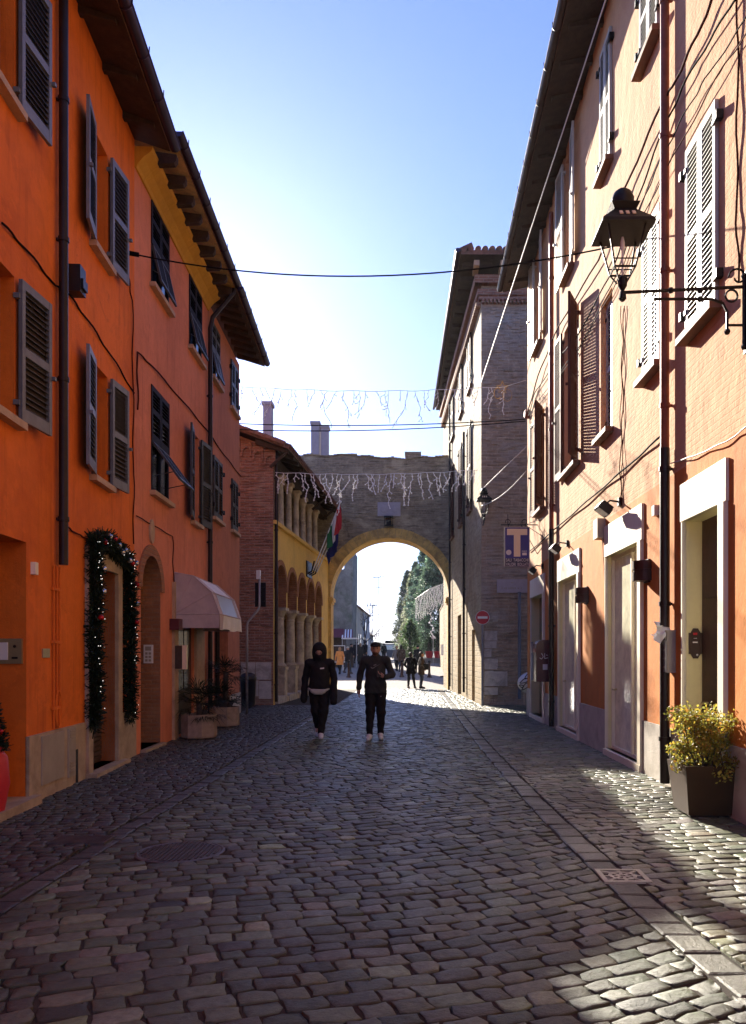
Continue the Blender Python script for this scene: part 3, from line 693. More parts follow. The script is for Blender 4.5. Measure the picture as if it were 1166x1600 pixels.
ops = [(a, b, c, d, .06 if _ == 'flap' else .2) for a, b, c, d, _ in ws]+[(18.3, 19.9, .05, 2.6, .3)]
m = MB(); facade(m, WB, YB, 21.5, (0, 9.35), ops, lambda z: 0, 6); m.build('wall', ['brown_paint'], B2)
for a, b, c, d, st in ws: window(B2, WB, a, b, c, d, .055 if st == 'flap' else .18, st, ('shutter_green', 'shutter_slat'), flap=12)
m = MB(); wbox(m, WB, 18.3, 19.9, -.3, -.25, .05, 2.6); d_ = m.build('shop_window', ['dark_glass'], B2)
m = MB()
for y in (18.3, 19.05, 19.84): wbox(m, WB, y, y+.06, -.25, -.2, .05, 2.6)
m.build('frame', ['dark_wood'], d_)
m = MB(); wbox(m, WB, 19.95, 21.5, -.01, .04, 0, .55); m.build('plinth', ['grey_plinth'], B2)
eave(B2, WB, YB, 21.5, 9.52, 9.36, .66, soff='soffit_board', gut='violet_gutter', raft=.42, ends=.12)
# ------------------------------------------------------------------ right: long peach house
Rr = thing('peach_house', 'long sunlit peach brick house with white shutters and orange ground floor, on the right', 'house', (3.1, 9, 0), 'houses along the street')
rw = [  # far px, near px, top py (at far px), bottom py, style, mats
    (1077, 1124, 236, 526, 'closed', 'w', .0), (1008, 1035, 362, 594, 'closed', 'w', .0), (939, 957, 479, 687, 'closed', 'w', .13),
    (882, 905, 520, 745, 'open', 'b', 0), (840, 851, 655, 803, 'open', 'b', 0),
    (1004, 1032, -30, 112, 'closed', 'w', 0), (941, 957, 88, 283, 'closed', 'w', 0), (884, 896, 255, 440, 'open', 'w', 0), (838, 847, 405, 552, 'open', 'w', 0)]
ops = []; wl = []
for pl_, pr_, yt, yb, st, mt, rc in rw:
    y1, y0 = WR.Y(pl_), WR.Y(pr_); z1, z0 = WR.Z(y1, yt), WR.Z(y1, yb)
    wl.append((y0, y1, z0, z1, st, mt, rc)); ops.append((y0, y1, z0, z1, .2))
rd = [(1068.5, 1138, 3.5, 3.08), (948, 1006, 3.58, 3.1), (873.5, 907.5, 3.5, 3.06), (830.5, 852, 3.42, 2.98)]
doors = []
for pl_, pr_, zl, zo in rd:
    y1, y0 = WR.Y(pl_), WR.Y(pr_); dd = .15 if pl_ in (948, 873.5) else .24; doors.append((y0, y1, zl, zo)); ops.append((y0+.14, y1-.03, .10, zo, dd, 2))
ops.append((4.2, 6.4, .1, 3.1, .24, 2))
m = MB(); facade(m, WR, -5, 20.8, (0, 3.7, 12.2), ops, lambda z: 0 if z > 3.7 else 1, 6)
m.build('wall', ['peach_brick', 'apricot_paint', 'jamb_cream'], Rr)
for y0, y1, z0, z1, st, mt, rc in wl:
    window(Rr, WR, y0, y1, z0, z1, .19, st, ('shutter_white', 'shutter_white') if mt == 'w' else ('shutter_brown', 'shutter_brown'), 'sill_brown', recess=rc, ang=(25, 3) if mt == 'b' else (7, 3), back=False, lw=.55, pitch=.054, sillo=.13)
last = -5; edges = [(4.2, 6.4)]+[(d[0], d[1]) for d in sorted(doors)]
for a, b in edges+[(20.8, 20.8)]: m = MB(); wbox(m, WR, last, a, -.01, .022, 0, .70); m.build('plinth', ['grey_plinth'], Rr); last = b
for k, (y0, y1, zl, zo) in enumerate(doors):
    s_ = MB(); wbox(s_, WR, y0-.02, y1+.02, -.02, .035, zo, zl)
    wbox(s_, WR, y0, y0+.14, -.2, .05, .10, zo-.002); wbox(s_, WR, y1-.03, y1, -.02, .03, .10, zo-.002)
    wbox(s_, WR, y0-.0, y1, -.24, .06, 0, .10)
    e_ = .09 if k in (1, 2) else 0; m = MB(); wbox(m, WR, y0+.14, y1-.03, -.24+e_, -.2+e_, .10, zo)
    if k == 0:
        d_ = m.build('door', ['door_wood'], Rr); q = MB()
        for zz in ((.25, .95), (1.1, 2.05), (2.2, 2.85)):
            wbox(q, WR, y0+.25, (y0+y1)/2-.02, -.2, -.18, *zz); wbox(q, WR, (y0+y1)/2+.06, y1-.14, -.2, -.18, *zz)
        q.build('door_panel', ['door_wood'], d_)
    elif k == 3:
        d_ = m.build('door', ['dark_glass'], Rr); q = MB(); wbox(q, WR, y0+.14, y0+.24, -.2, -.15, .1, zo); q.build('frame', ['dark_iron'], d_)
    else:
        d_ = m.build('shop_window', ['shop_glass'], Rr); q = MB()
        ym = y0+(y1-y0)*.42
        for a in (y0+.14, ym, y1-.08): wbox(q, WR, a, a+.05, -.11, -.07, .1, zo)
        wbox(q, WR, y0+.14, y1-.03, -.11, -.075, zo-.06, zo); wbox(q, WR, y0+.14, y1-.03, -.11, -.075, .1, .15); q.build('frame', ['cream_frame'], d_)
    s_.build('surround', ['cream_frame'], d_)
    hnd = MB(); wbox(hnd, WR, y1-.24, y1-.20, -.195+e_, -.13+e_, 1.02, 1.05); wbox(hnd, WR, y1-.34, y1-.20, -.145+e_, -.125+e_, 1.02, 1.045); hnd.build('handle', ['brass'], d_)
eave(Rr, WR, -5, 20.8, 13.0, 10.98, .655, soff='dark_wood', gut='brown_metal', raft=.75, slope=.22, gr=.07)
pipe(Rr, WR, WR.Y(1045)-.12, 4.0, 11.3, .052, 'rust_pipe', .085); pipe(Rr, WR, WR.Y(1045)-.12, .05, 4.02, .058, 'dark_pipe', .085)
pipe(Rr, WR, WR.Y(868), 4.2, 10.9, .05, 'rust_pipe', .085); pipe(Rr, WR, WR.Y(868), .05, 4.22, .055, 'dark_pipe', .085)
# ------------------------------------------------------------------ right: stone palace
P_ = thing('stone_palace', 'tall old stone palace with bare side wall and deep tiled eaves beyond the peach house', 'palace', (3.5, 31, 0), 'houses along the street')
ZS = 13.3
ws = [(27.0, 28.0, 10.7, 12.6), (29.9, 30.9, 10.7, 12.6), (33.2, 34.2, 10.7, 12.6), (27.0, 28.0, 6.5, 9.5), (29.9, 30.9, 6.5, 9.5), (33.2, 34.2, 6.5, 9.5)]
ops = [(a, b, c, d, .25) for a, b, c, d in ws]+[(26.3, 27.1, 0, 2.4, .3), (30.5, 31.8, 0, 3.1, .4)]
m = MB(); facade(m, WS, 24.7, 38.5, (0, ZS), ops, lambda z: 0, .4)
m.build('wall', ['sun_stone'], P_)
m = MB(); m.box(WS.X(24.7)+.002, 12, 24.70, 25.1, 0, ZS); m.box(11.6, 12, 25.1, 38.5, 0, ZS); rubble(m, WS.X(24.7)+.05, 4.2, .2, 12.3, 24.70, 420, mi=0, seed=5, depth=.03); m.build('side_wall', ['pale_brick'], P_)
for a, b, c, d in ws: window(P_, WS, a, b, c, d, .22, 'closed', ('shutter_brown', 'shutter_brown'), 'sill_brown', pitch=.09, recess=-.03)
for a, b, d in ((26.3, 27.1, 2.4), (30.5, 31.8, 3.1)):
    m = MB(); wbox(m, WS, a, b, -.3, -.25, 0, d); m.build('door', ['door_wood'], P_)
# brick cornice bands with dentils, street side and end wall
c_ = MB(); x0 = WS.X(24.7)
for k, (z0, z1, o) in enumerate(((12.5, 12.62, .08), (12.62, 12.8, .13), (12.95, 13.2, .22))):
    c_.box(x0-o, 12, 24.7-o, 24.7, z0, z1); wbox(c_, WS, 24.7-o, 38.5, 0, o, z0, z1)
for k in range(70): c_.box(x0+.02+k*.12, x0+.08+k*.12, 24.7-.16, 24.7, 12.38, 12.5)
for k in range(90): wbox(c_, WS, 24.8+k*.15, 24.88+k*.15, 0, .15, 12.38, 12.5)
c_.build('cornice', ['old_brick'], P_)
b_ = MB()
for x in (1.75, 2.55, 3.35, 4.15): b_ = MB(); b_.box(x, x+.16, 24.02, 24.72, 13.26, 13.42); b_.build('corbel', ['sill_stone'], P_)
# hipped roof
rf = MB(); x0, x1, y0, y1 = 1.34, 12.6, 23.85, 39.1; dx = .024*15.25; zr = 16.6
b0, b1, b2, b3 = (x0, y0), (x1, y0), (x1, y1), (x0-dx, y1)
r0, r1 = (6.9, 29.5, zr), (6.9, 33, zr)
low = [(*b, 13.5) for b in (b0, b1, b2, b3)]; up = [(*b, 13.62) for b in (b0, b1, b2, b3)]
rf.add(low+up+[r0, r1], [(0, 1, 2, 3)], 1); o_ = len(rf.v)-10
rf.f += [(o_+4, o_+5, o_+8), (o_+5, o_+6, o_+9, o_+8), (o_+6, o_+7, o_+9), (o_+7, o_+4, o_+8, o_+9)]+[(o_+i, o_+(i+1) % 4, o_+4+(i+1) % 4, o_+4+i) for i in range(4)]; rf.m += [0]*8
for k in range(54):
    x = x0+.1+k*.21; rf.tube([(x, y0-.06, 13.64), (x, y0+.35, 13.83)], .085, 8, 0)
for k in range(72):
    y = y0+.1+k*.21; x = x0-.024*(y-y0); rf.tube([(x-.06, y, 13.64), (x+.35, y, 13.83)], .085, 8, 0)
roofS = rf.build('roof', ['roof_tile', 'dark_wood'], P_)
for k in range(16):
    q = MB(); y = 24.4+k*.9; x = x0-.024*(y-y0); q.box(x+.1, x+1.0, y-.06, y+.06, 13.36, 13.5); q.build('rafter', ['dark_wood'], roofS)
g = MB(); g.tube([(x0-.1, y0-.1, 13.58), (x0-dx-.1, y1, 13.58)], .07, 8); g.build('gutter', ['violet_gutter'], roofS)
pipe(P_, WS, 34.4, .2, 13.3, .045, 'dark_pipe', .08); pipe(P_, WS, 28.9, .2, 9.6, .045, 'dark_pipe', .08)
# corner stones and drain on the end wall
for (a, b, c, d) in ((757, 777, 986, 1001), (757, 776, 1002, 1013), (757, 768, 1014, 1027), (757, 778, 1029, 1046), (757, 771, 1048, 1065), (757, 793, 1048+1, 1072), (770, 778, 963, 971), (757, 778, 1074, 1086)):
    m = MB(); m.box(px2(a, 24.7), px2(b, 24.7), 24.70-.025-random.uniform(0, .015), 24.8, pz2(d, 24.7), pz2(c, 24.7)); m.build('quoin', ['pale_stone'], P_)
m = MB(); m.tube([(px2(812, 24.6), 24.62, .2), (px2(812, 24.6), 24.62, pz2(925, 24.6))], .05, 8); m.build('drainpipe', ['blue_grey_wall'], P_)
# ------------------------------------------------------------------ left: loggia building
L_ = thing('loggia_building', 'old brick loggia building with columned arcade below and open gallery under its roof', 'building', (-5.5, 29, 0), 'houses along the street')
EY = 35.4; bnd = [24.95, 26.7, 28.45, 30.2, 31.95, 33.7]; zsp, zi = 3.62, 3.12
ops = [(bnd[k]+(.10 if k else .0), bnd[k+1]-.10, .0, zsp+(bnd[k+1]-bnd[k]-(.2 if k else .1))/2, .5) for k in range(5)]
ops = [(a, b, c, d, e, 1) for a, b, c, d, e in ops]
m = MB(); ys = sorted({24.7, EY, *[v for o in ops for v in o[:2]]})
for a, b in zip(ys[:-1], ys[1:]):
    op = [o for o in ops if o[0] <= a and b <= o[1]]
    if op:
        o = op[0]; r = (b-a)/2; zt = zsp+r
        arch_fill(m, WL, a, b, zsp, zt, 0, 0, 12, .5)
        for y in (a, b): m.quad(WL.p(y, zi), WL.p(y, zsp), WL.p(y, zsp, -.5), WL.p(y, zi, -.5), 1)
        m.quad(WL.p(a, zt), WL.p(b, zt), WL.p(b, 5.6), WL.p(a, 5.6), 0)
    else:
        z0 = 0 if (a == 24.7 or b == EY) else zi
        m.quad(WL.p(a, z0), WL.p(b, z0), WL.p(b, 5.6), WL.p(a, 5.6), 0)
        if z0: m.quad(WL.p(a, zi), WL.p(b, zi), WL.p(b, zi, -.5), WL.p(a, zi, -.5), 1)
        else: m.quad(WL.p(a if b == EY else b, 0), WL.p(a if b == EY else b, zi), WL.p(a if b == EY else b, zi, -.5), WL.p(a if b == EY else b, 0, -.5), 1)
wbox(m, WL, 24.7, EY, -.5, -.03, 5.3, 5.602, 0)
m.build('wall', ['ochre_paint', 'warm_brick'], L_)
m = MB()
for o in ops:
    yc, r = (o[0]+o[1])/2, (o[1]-o[0])/2; n = 16
    for k in range(n):
        a, b = math.pi*k/n, math.pi*(k+1)/n; P = lambda an, rr, oo: WL.p(yc+rr*math.cos(an), zsp+rr*math.sin(an), oo)
        m.hexa([P(a, r+.005, .0), P(b, r+.005, .0), P(b, r+.17, .0), P(a, r+.17, .0), P(a, r+.005, .03), P(b, r+.005, .03), P(b, r+.17, .03), P(a, r+.17, .03)])
m.build('arch_ring', ['warm_brick'], L_)
m = MB(); wbox(m, WL, 24.7, EY, -.5, .10, 5.605, 5.72); m.build('gallery_sill', ['ochre_paint'], L_)
for k, y in enumerate(bnd[1:]):
    c = WL.p(y, 0, -.25); q = MB()
    q.obox(c, WL.t, WL.n, -.27, .27, -.25, .27, 0, .16); q.obox(c, WL.t, WL.n, -.22, .22, -.22, .22, .16, 1.05); q.obox(c, WL.t, WL.n, -.25, .25, -.25, .25, 1.05, 1.15)
    q.lathe(c, [(.22, 1.15), (.24, 1.19), (.21, 1.24), (.17, 1.27), (.16, 1.3), (.165, 1.9), (.145, 2.72), (.16, 2.74), (.16, 2.78), (.15, 2.80), (.19, 2.92), (.26, 3.02)], 16)
    q.obox(c, WL.t, WL.n, -.26, .26, -.27, .27, 3.02, 3.12); q.build('column', ['column_stone'], L_, smooth=True, angle=35)
for k in range(7):
    y = 25.1+k*1.3+.2*(k > 0); c = WL.p(y, 0, -.2); q = MB()
    q.obox(c, WL.t, WL.n, -.15, .15, -.15, .15, 5.72, 5.84); q.lathe(c, [(.13, 5.84), (.115, 6.0), (.10, 7.2), (.13, 7.25), (.17, 7.42)], 14); q.obox(c, WL.t, WL.n, -.18, .18, -.18, .18, 7.42, 7.52)
    q.build('gallery_column', ['column_stone'], L_, smooth=True, angle=35)
m = MB(); wbox(m, WL, 24.7, EY, -.36, -.06, 7.525, 7.85); m.build('beam', ['dark_wood'], L_)
m = MB(); wbox(m, WL, 25.1, EY, -3.3, -3.1, 0, 9.0); wbox(m, WL, 25.1, EY, -3.1, -.5, 5.2, 5.3)
m.build('inner_wall', ['ochre_paint'], L_)
m = MB()
for a, b in zip(bnd[:-1], bnd[1:]): wbox(m, WL, a+.25, b-.25, -.4, .05, 0, .22)
m.build('step', ['pale_stone'], L_)
# gable end wall facing the street, brick, with a little arched corbel table
sl_, eo, zeo = .37, .58, 7.78
def zroof(o): return zeo+(eo-o)*sl_
yg = 24.7; x0 = WL.X(24.7)
prof = [(x0, 0), (x0, zroof(0)-.06), (x0-4.6, zroof(4.6*-1)-.06), (x0-9.2, zroof(0)-.06), (x0-9.2, 0)]
m = MB(); m.prism([(x, yg, z) for x, z in reversed(prof)], (0, .4, 0)); m.box(x0-9.2, x0-8.8, yg+.4, EY, 0, 8); rubble(m, x0-1.4, x0-.05, 1.3, 7.6, yg, 260, mi=0, seed=6, depth=.022); m.build('gable_wall', ['old_brick'], L_)
m = MB()
for k in range(12):
    x = x0-.1-k*.36; z = zroof(-(x0-x))-.12
    m.prism([(x-.17, yg-.002, z-.05), (x+.17, yg-.002, z-.05-.0), (x+.17, yg-.002, z-.5), (x+.12, yg-.002, z-.5), (x+.10, yg-.002, z-.30), (x, yg-.002, z-.22), (x-.10, yg-.002, z-.30), (x-.12, yg-.002, z-.5), (x-.17, yg-.002, z-.5)], (0, -.07, 0))
m.build('corbel_table', ['old_brick'], L_)
for (a, b, c, d) in ((377, 399, 1035, 1060), (400, 424, 1035, 1062), (377, 404, 1063, 1088), (405, 424, 1064, 1092)):
    m = MB(); m.box(px2(a, 24.7), px2(b, 24.7), yg-.035, yg+.1, max(0, pz2(d, 24.7)), pz2(c, 24.7)); m.build('base_stone', ['pale_stone'], L_)
m = MB(); Pz = lambda Y, o, k: WL.p(Y, zroof(o)+k, o)
a, b = 24.2, EY; t = .1
m.hexa([Pz(a, eo, 0), Pz(b, eo, 0), Pz(b, -4.6, 0), Pz(a, -4.6, 0), Pz(a, eo, t), Pz(b, eo, t), Pz(b, -4.6, t), Pz(a, -4.6, t)]); m.m[-6] = 1
P2 = lambda Y, k: WL.p(Y, zroof(eo)+k, -10.0)
m.hexa([Pz(a, -4.6, 0), Pz(b, -4.6, 0), P2(b, 0), P2(a, 0), Pz(a, -4.6, t), Pz(b, -4.6, t), P2(b, t), P2(a, t)])
for k in range(52):
    y = a+.1+k*.21
    m.tube([Pz(y, eo+.05, t), Pz(y, -4.6, t)], .08, 7, 0, False)
for k in range(18): o = eo-.1-k*.3; m.tube([Pz(a-.04, o, t), Pz(a-.04, o-.33, t+.02)], .085, 7, 0)
rL = m.build('roof', ['roof_tile', 'dark_wood'], L_)
for k in range(14):
    y = 24.5+k*.8; q = MB(); q.hexa([Pz(y-.06, eo-.06, -.10), Pz(y+.06, eo-.06, -.10), Pz(y+.06, -.5, -.16), Pz(y-.06, -.5, -.16), Pz(y-.06, eo-.06, 0), Pz(y+.06, eo-.06, 0), Pz(y+.06, -.5, 0), Pz(y-.06, -.5, 0)]); q.build('rafter', ['dark_wood'], rL)
    if k % 3 == 0:
        q = MB(); q.tube([WL.p(y, 7.3, -.05), Pz(y, eo-.15, -.1)], .05, 6); q.build('brace', ['dark_wood'], rL)
pipe(L_, WL, 24.82, .1, 7.9, .05, 'dark_pipe', .07)
def chimney(name, a, b, t, zb, Y, dep, label, mat='pale_brick', cap=True):
    m = MB(); x0, x1 = px2(a, Y), px2(b, Y); zt = pz2(t, Y); m.box(x0, x1, Y, Y+dep, zb, zt-.12)
    m.box(x0-.04, x1+.04, Y-.04, Y+dep+.04, zt-.12, zt); return tag(m.build('chimney', [mat]), label, 'chimney', 'chimneys above the old wall')
chimney('chimney', 411, 424, 627, 8.4, 27, .4, 'slim pale chimney on the loggia roof, highest on the left', 'plaque_stone')
chimney('chimney', 486, 499, 658, 9.8, 35.7, .5, 'taller left half of the twin stone stacks above the gate', 'plaque_stone'); chimney('chimney', 501, 513, 664, 9.8, 35.8, .5, 'shorter right half of the twin stone stacks above the gate', 'plaque_stone')
chimney('chimney', 634, 657, 706, 10.1, 35.8, .6, 'small square block of stone on top of the gate wall', 'pale_brick')
# ------------------------------------------------------------------ city gate
G = thing('city_gate', 'round arched old city gate of dark stained brick closing the street', 'gate', (-1.17, 35.5, 0))
gy, gt, gc, gr_, gs = 35.5, 1.5, -1.17, 2.64, 4.11
top = lambda x: 10.3+.045*math.sin(x*1.9)+.03*math.sin(x*5.3+1)+(.12 if x < -2.6 else 0)
xs = sorted({*np.linspace(-9.5, 1.75, 60), *[gc+gr_*math.cos(t) for t in np.linspace(0, math.pi, 41)]})
bot = lambda x: gs+math.sqrt(max(0, gr_**2-(x-gc)**2)) if abs(x-gc) < gr_-1e-6 else None
m = MB()
for a, b in zip(xs[:-1], xs[1:]):
    mid = (a+b)/2; ins = abs(mid-gc) < gr_
    za, zb = ((bot(a) or gs), (bot(b) or gs)) if ins else (0, 0)
    for y in (gy, gy+gt): m.quad((a, y, za), (b, y, zb), (b, y, top(b)), (a, y, top(a)))
    m.quad((a, gy, top(a)), (b, gy, top(b)), (b, gy+gt, top(b)), (a, gy+gt, top(a)))
    if ins: m.quad((a, gy, za), (b, gy, zb), (b, gy+gt, zb), (a, gy+gt, za), 1)
for x in (gc-gr_, gc+gr_): m.quad((x, gy, 0), (x, gy, gs), (x, gy+gt, gs), (x, gy+gt, 0), 1)
rubble(m, -5, 1.6, .2, 10.15, gy, 900, lambda x, z: z > gs+3.2 or ((x-gc)**2+(z-gs)**2 > 3.15**2 and (abs(x-gc) > 3.1 or z > gs)), 0, 3)
m.build('wall', ['gate_brick', 'yellow_stone'], G)
m = MB(); n = 34
for k in range(n):
    a, b = math.pi*k/n, math.pi*(k+1)/n-.004; P = lambda an, r, y: (gc+r*math.cos(an), y, gs+r*math.sin(an)); r0, r1 = gr_-.02, gr_+.42+random.uniform(-.01, .01); y0 = gy-.06-random.uniform(0, .012)
    m.hexa([P(a, r0, y0), P(b, r0, y0), P(b, r1, y0), P(a, r1, y0), P(a, r0, gy+.3), P(b, r0, gy+.3), P(b, r1, gy+.3), P(a, r1, gy+.3)])
m.build('archivolt', ['yellow_stone'], G)
for sx in (-1, 1):
    m = MB(); xa, xb = sorted((gc+sx*(gr_-.06), gc+sx*(gr_+.40))); m.box(xa, xb, gy-.08, gy+gt*.6, 0, gs-.3)
    for (e, z0, z1) in ((.04, gs-.3, gs-.2), (.10, gs-.2, gs-.06), (.06, gs-.06, gs)): m.box(xa-e, xb+e, gy-.08-e, gy+gt*.6, z0, z1)
    m.build('pier', ['yellow_stone'], G)
m = MB()
for k in range(46):   # weathered coping stones and weeds' clods on top
    x = -5+k*.15; m.box(x, x+.14, gy-.05-random.uniform(0, .05), gy+gt, top(x)-.02, top(x)+random.uniform(.015, .06))
m.build('coping', ['gate_brick'], G)
m = MB(); m.box(-1.70, -.68, gy-.06, gy, 7.69, 8.31); m.box(-1.66, -.72, gy-.075, gy-.06, 7.73, 8.27); m.lathe((-1.4, gy-.075, 8.0), [(.17, 0), (.15, .02), (.05, .03)], 14, 0, (0, -1, 0)); m.lathe((-.95, gy-.075, 8.0), [(.14, 0), (.12, .02), (.05, .03)], 14, 0, (0, -1, 0))
tag(m.build('carved_plaque', ['plaque_stone']), 'grey white carved stone plaque above the crown of the gate arch', 'plaque')
m = MB(); m.box(-1.40, -1.0, gy-.28, gy-.02, 7.24, 7.28)
for x in (-1.38, -1.28, -1.2, -1.12, -1.02): m.tube([(x, gy-.26, 7.28), (x, gy-.26, 7.62)], .014, 6)
m.box(-1.40, -1.0, gy-.28, gy-.02, 7.62, 7.67); m.box(-1.3, -1.1, gy-.2, gy-.06, 7.28, 7.5)
tag(m.build('gate_lantern', ['dark_iron']), 'small dark iron lantern cage under the plaque over the arch', 'lantern')
# ------------------------------------------------------------------ things on the left side
g = MB(); gb = []
def gpath():
    pts = [(10.18, .70), (10.2, 1.2), (10.15, 1.8), (10.2, 2.4), (10.16, 2.98), (10.5, 3.08), (10.9, 3.06), (11.3, 3.0), (11.72, 2.92), (11.76, 2.4), (11.8, 1.9), (11.78, 1.3), (11.84, .66)]
    out_ = []
    for (a, b), (c, d) in zip(pts[:-1], pts[1:]):
        for k in range(10): t = k/10; out_.append((a+(c-a)*t, b+(d-b)*t))
    return out_+[pts[-1]]
gp_ = gpath()
GA = thing('garland', 'evergreen christmas garland with red and silver baubles framing the shop door on the orange wall', 'garland', WA.p(11, .66, .1))
for (y, z) in gp_:
    for k in range(95):
        d = nrm(RNG.normal(0, 1, 3)); c = WA.p(y+random.gauss(0, .02), z+random.gauss(0, .03), .10)+d*random.uniform(.02, .08)
        L = random.uniform(.05, .11); w = nrm(np.cross(d, RNG.normal(0, 1, 3)))*random.uniform(.006, .012)
        e = nrm(d+RNG.normal(0, .4, 3))*L; kk = random.uniform(.5, 1.5); tn = (.012*kk, .026*kk, .013*kk)
        g.quad(c-w, c+w, c+w*.6+e, c-w*.6+e, 0, tn)
g.build('foliage', ['needle'], GA)
m = MB()
m.tube([WA.p(y, z, .17) for y, z in gp_], .004, 4)
for k in range(85):
    y, z = random.choice(gp_); m.ball(WA.p(y+random.gauss(0, .06), z+random.gauss(0, .05), .15+random.uniform(0, .06)), .0048, 1, 6)
m.build('fairy_light_string', ['cable_black', 'fairy_bulb'], GA)
for k, (i, dy, dz, mt) in enumerate(((42, .05, .02, 1), (50, 0, .04, 0), (56, -.03, .05, 1), (60, 0, 0, 0), (63, .05, -.05, 0), (68, 0, .02, 0), (73, 0, -.06, 0), (77, -.02, -.05, 1), (80, .05, 0, 0), (36, .07, -.08, 0), (86, .06, 0, 1), (92, .05, .02, 0), (97, 0, 0, 1), (30, .03, -.02, 0), (24, -.05, 0, 1))):
    y, z = gp_[i]; q = MB(); c = WA.p(y+dy, z+dz, .2); q.ball(c, .038, 0, 12); q.lathe(c+V(0, 0, .033), [(.008, 0), (.008, .015)], 8); q.build('bauble', ['bauble_red' if mt else 'bauble_silver'], GA, smooth=True)
# red pot with a christmas bush at the very edge of the frame
x_, y_ = -4.04+.0, 7.55
rp = thing('red_pot', 'tall glossy red pot by the nearest doorway, half out of frame at the left edge', 'pot', (x_, y_, 0)); m = MB(); m.lathe((x_, y_, 0), [(.10, 0), (.13, .02), (.19, .35), (.17, .6), (.13, .66), (.15, .70), (.14, .70)], 22); m.build('pot', ['red_pot'], rp, smooth=True, angle=40)
m = MB(); m.lathe((x_, y_, .63), [(.12, 0), (.11, .02)], 14); m.build('soil', ['soil'], rp)
bt = thing('potted_bush', 'little evergreen bush with red baubles growing in the tall red pot', 'plant', (x_, y_, .66)); m = MB()
for k in range(1500):
    h = random.random()**1.3; r = .17*(1-h*.75)*math.sqrt(random.random()); a = random.uniform(0, 6.28); c = V(x_+r*math.cos(a), y_+r*math.sin(a), .66+.5*h)
    d = nrm(V(math.cos(a), math.sin(a), .5)+RNG.normal(0, .4, 3)); w = nrm(np.cross(d, RNG.normal(0, 1, 3)))*.006; kk = random.uniform(.5, 1.5); m.quad(c-w, c+w, c+w+d*.06, c-w+d*.06, 0, (.014*kk, .03*kk, .015*kk))
m.build('foliage', ['needle'], bt); m = MB(); m.tube([(x_, y_, .64), (x_, y_, 1.1)], [.02, .008], 6); m.build('stem', ['bark'], bt)
for k in range(9): q = MB(); a = random.uniform(-1.6, 1.6); h = random.uniform(.05, .4); q.ball((x_+.17*(1-h)*math.cos(a), y_-.15*(1-h)*abs(math.sin(a)), .68+h), .026, 0, 10); q.build('bauble', ['bauble_red'], bt, smooth=True)
# arched doorway: intercom
m = MB(); xw = WB.X(13.85); m.box(xw-.28, xw-.12, 13.83, 13.86, 1.42, 1.74, 0); m.box(xw-.25, xw-.15, 13.822, 13.83, 1.64, 1.71, 1)
for k in range(3): m.box(xw-.25, xw-.21, 13.822, 13.83, 1.45+.06*k, 1.49+.06*k, 1); m.box(xw-.19, xw-.15, 13.822, 13.83, 1.45+.06*k, 1.49+.06*k, 1)
tag(m.build('intercom', ['white_plastic', 'panel_grey']), 'white intercom panel on the brick reveal of the arched doorway', 'intercom')
# awning
AW = thing('awning', 'pale pink domed shop awning with clear window panels over the shop door', 'awning', WB.p(15.8, 2.05, 0))
prof = [(.02, 3.08), (.36, 3.02), (.70, 2.72), (.84, 2.32)]; ya, yb = 14.72, 16.95
def aw(i, y, k=1): return WB.p(y, prof[i][1], prof[i][0])
m = MB(); mm = MB()
for i in range(3):
    s0, s1 = ya+(.10, .10, .10)[i], yb-.10
    if i < 2:
        for (a, b, mi) in ((ya, ya+.22, 0), (ya+.22, yb-.22, 1), (yb-.22, yb, 0)): m.quad(aw(i, a), aw(i, b), aw(i+1, b), aw(i+1, a), mi)
    else: m.quad(aw(i, ya), aw(i, ya+.3), aw(i+1, ya+.3), aw(i+1, ya), 0); m.quad(aw(i, yb-.15), aw(i, yb), aw(i+1, yb), aw(i+1, yb-.15), 1)
for y in (ya, yb):
    c = WB.p(y, 2.32, .02)
    for i in range(3): m.add([c, aw(i, y), aw(i+1, y)], [(0, 1, 2)], 0)
n = 24
for k in range(n):   # loose valance with soft folds
    a, b = ya+(yb-ya)*k/n, ya+(yb-ya)*(k+1)/n; w = lambda y: .84+.02*math.sin(y*9)
    m.quad(WB.p(a, 2.32, .845), WB.p(b, 2.32, .845), WB.p(b, 2.04+.015*math.sin(b*5), w(b)), WB.p(a, 2.04+.015*math.sin(a*5), w(a)), 0 if k < 4 else 1)
for y in (ya, yb):
    for k in range(8):
        a, b = .02+.82*k/8, .02+.82*(k+1)/8; m.quad(WB.p(y, 2.32, a), WB.p(y, 2.32, b), WB.p(y-.01*math.sin(b*9), 2.06, b), WB.p(y-.01*math.sin(a*9), 2.06, a), 0)
m.build('canopy', ['awning_cloth', 'awning_light'], AW)
m = MB(); m.quad(aw(2, ya+.3), aw(2, yb-.15), aw(3, yb-.15), aw(3, ya+.3)); m.build('clear_panel', ['awning_window'], AW)
m = MB()
for y in (ya, ya+.3, yb-.3, yb-.15, yb):
    for i in range(3): m.tube([aw(i, y), aw(i+1, y)], .012, 6)
for i in range(1, 4): m.tube([aw(i, ya), aw(i, yb)], .012, 6)
for y in (ya, yb):
    for i in (1, 2, 3): m.tube([WB.p(y, 2.32, .02), aw(i, y)], .012, 6)
m.build('frame', ['awning_cloth'], AW)
m = MB(); wbox(m, WB, 14.45, 14.75, 0, .17, 2.02, 2.22); tag(m.build('wall_planter', ['dark_red_paint']), 'dark red box fixed on the wall at the near foot of the awning', 'box')
m = MB(); wbox(m, WB, 14.66, 14.72, .0, .26, 1.3, 1.74, 0); wbox(m, WB, 14.64, 14.66, .18, .26, 1.3, 1.74, 1); wbox(m, WB, 14.64, 14.658, .0, .18, 1.31, 1.73, 2)
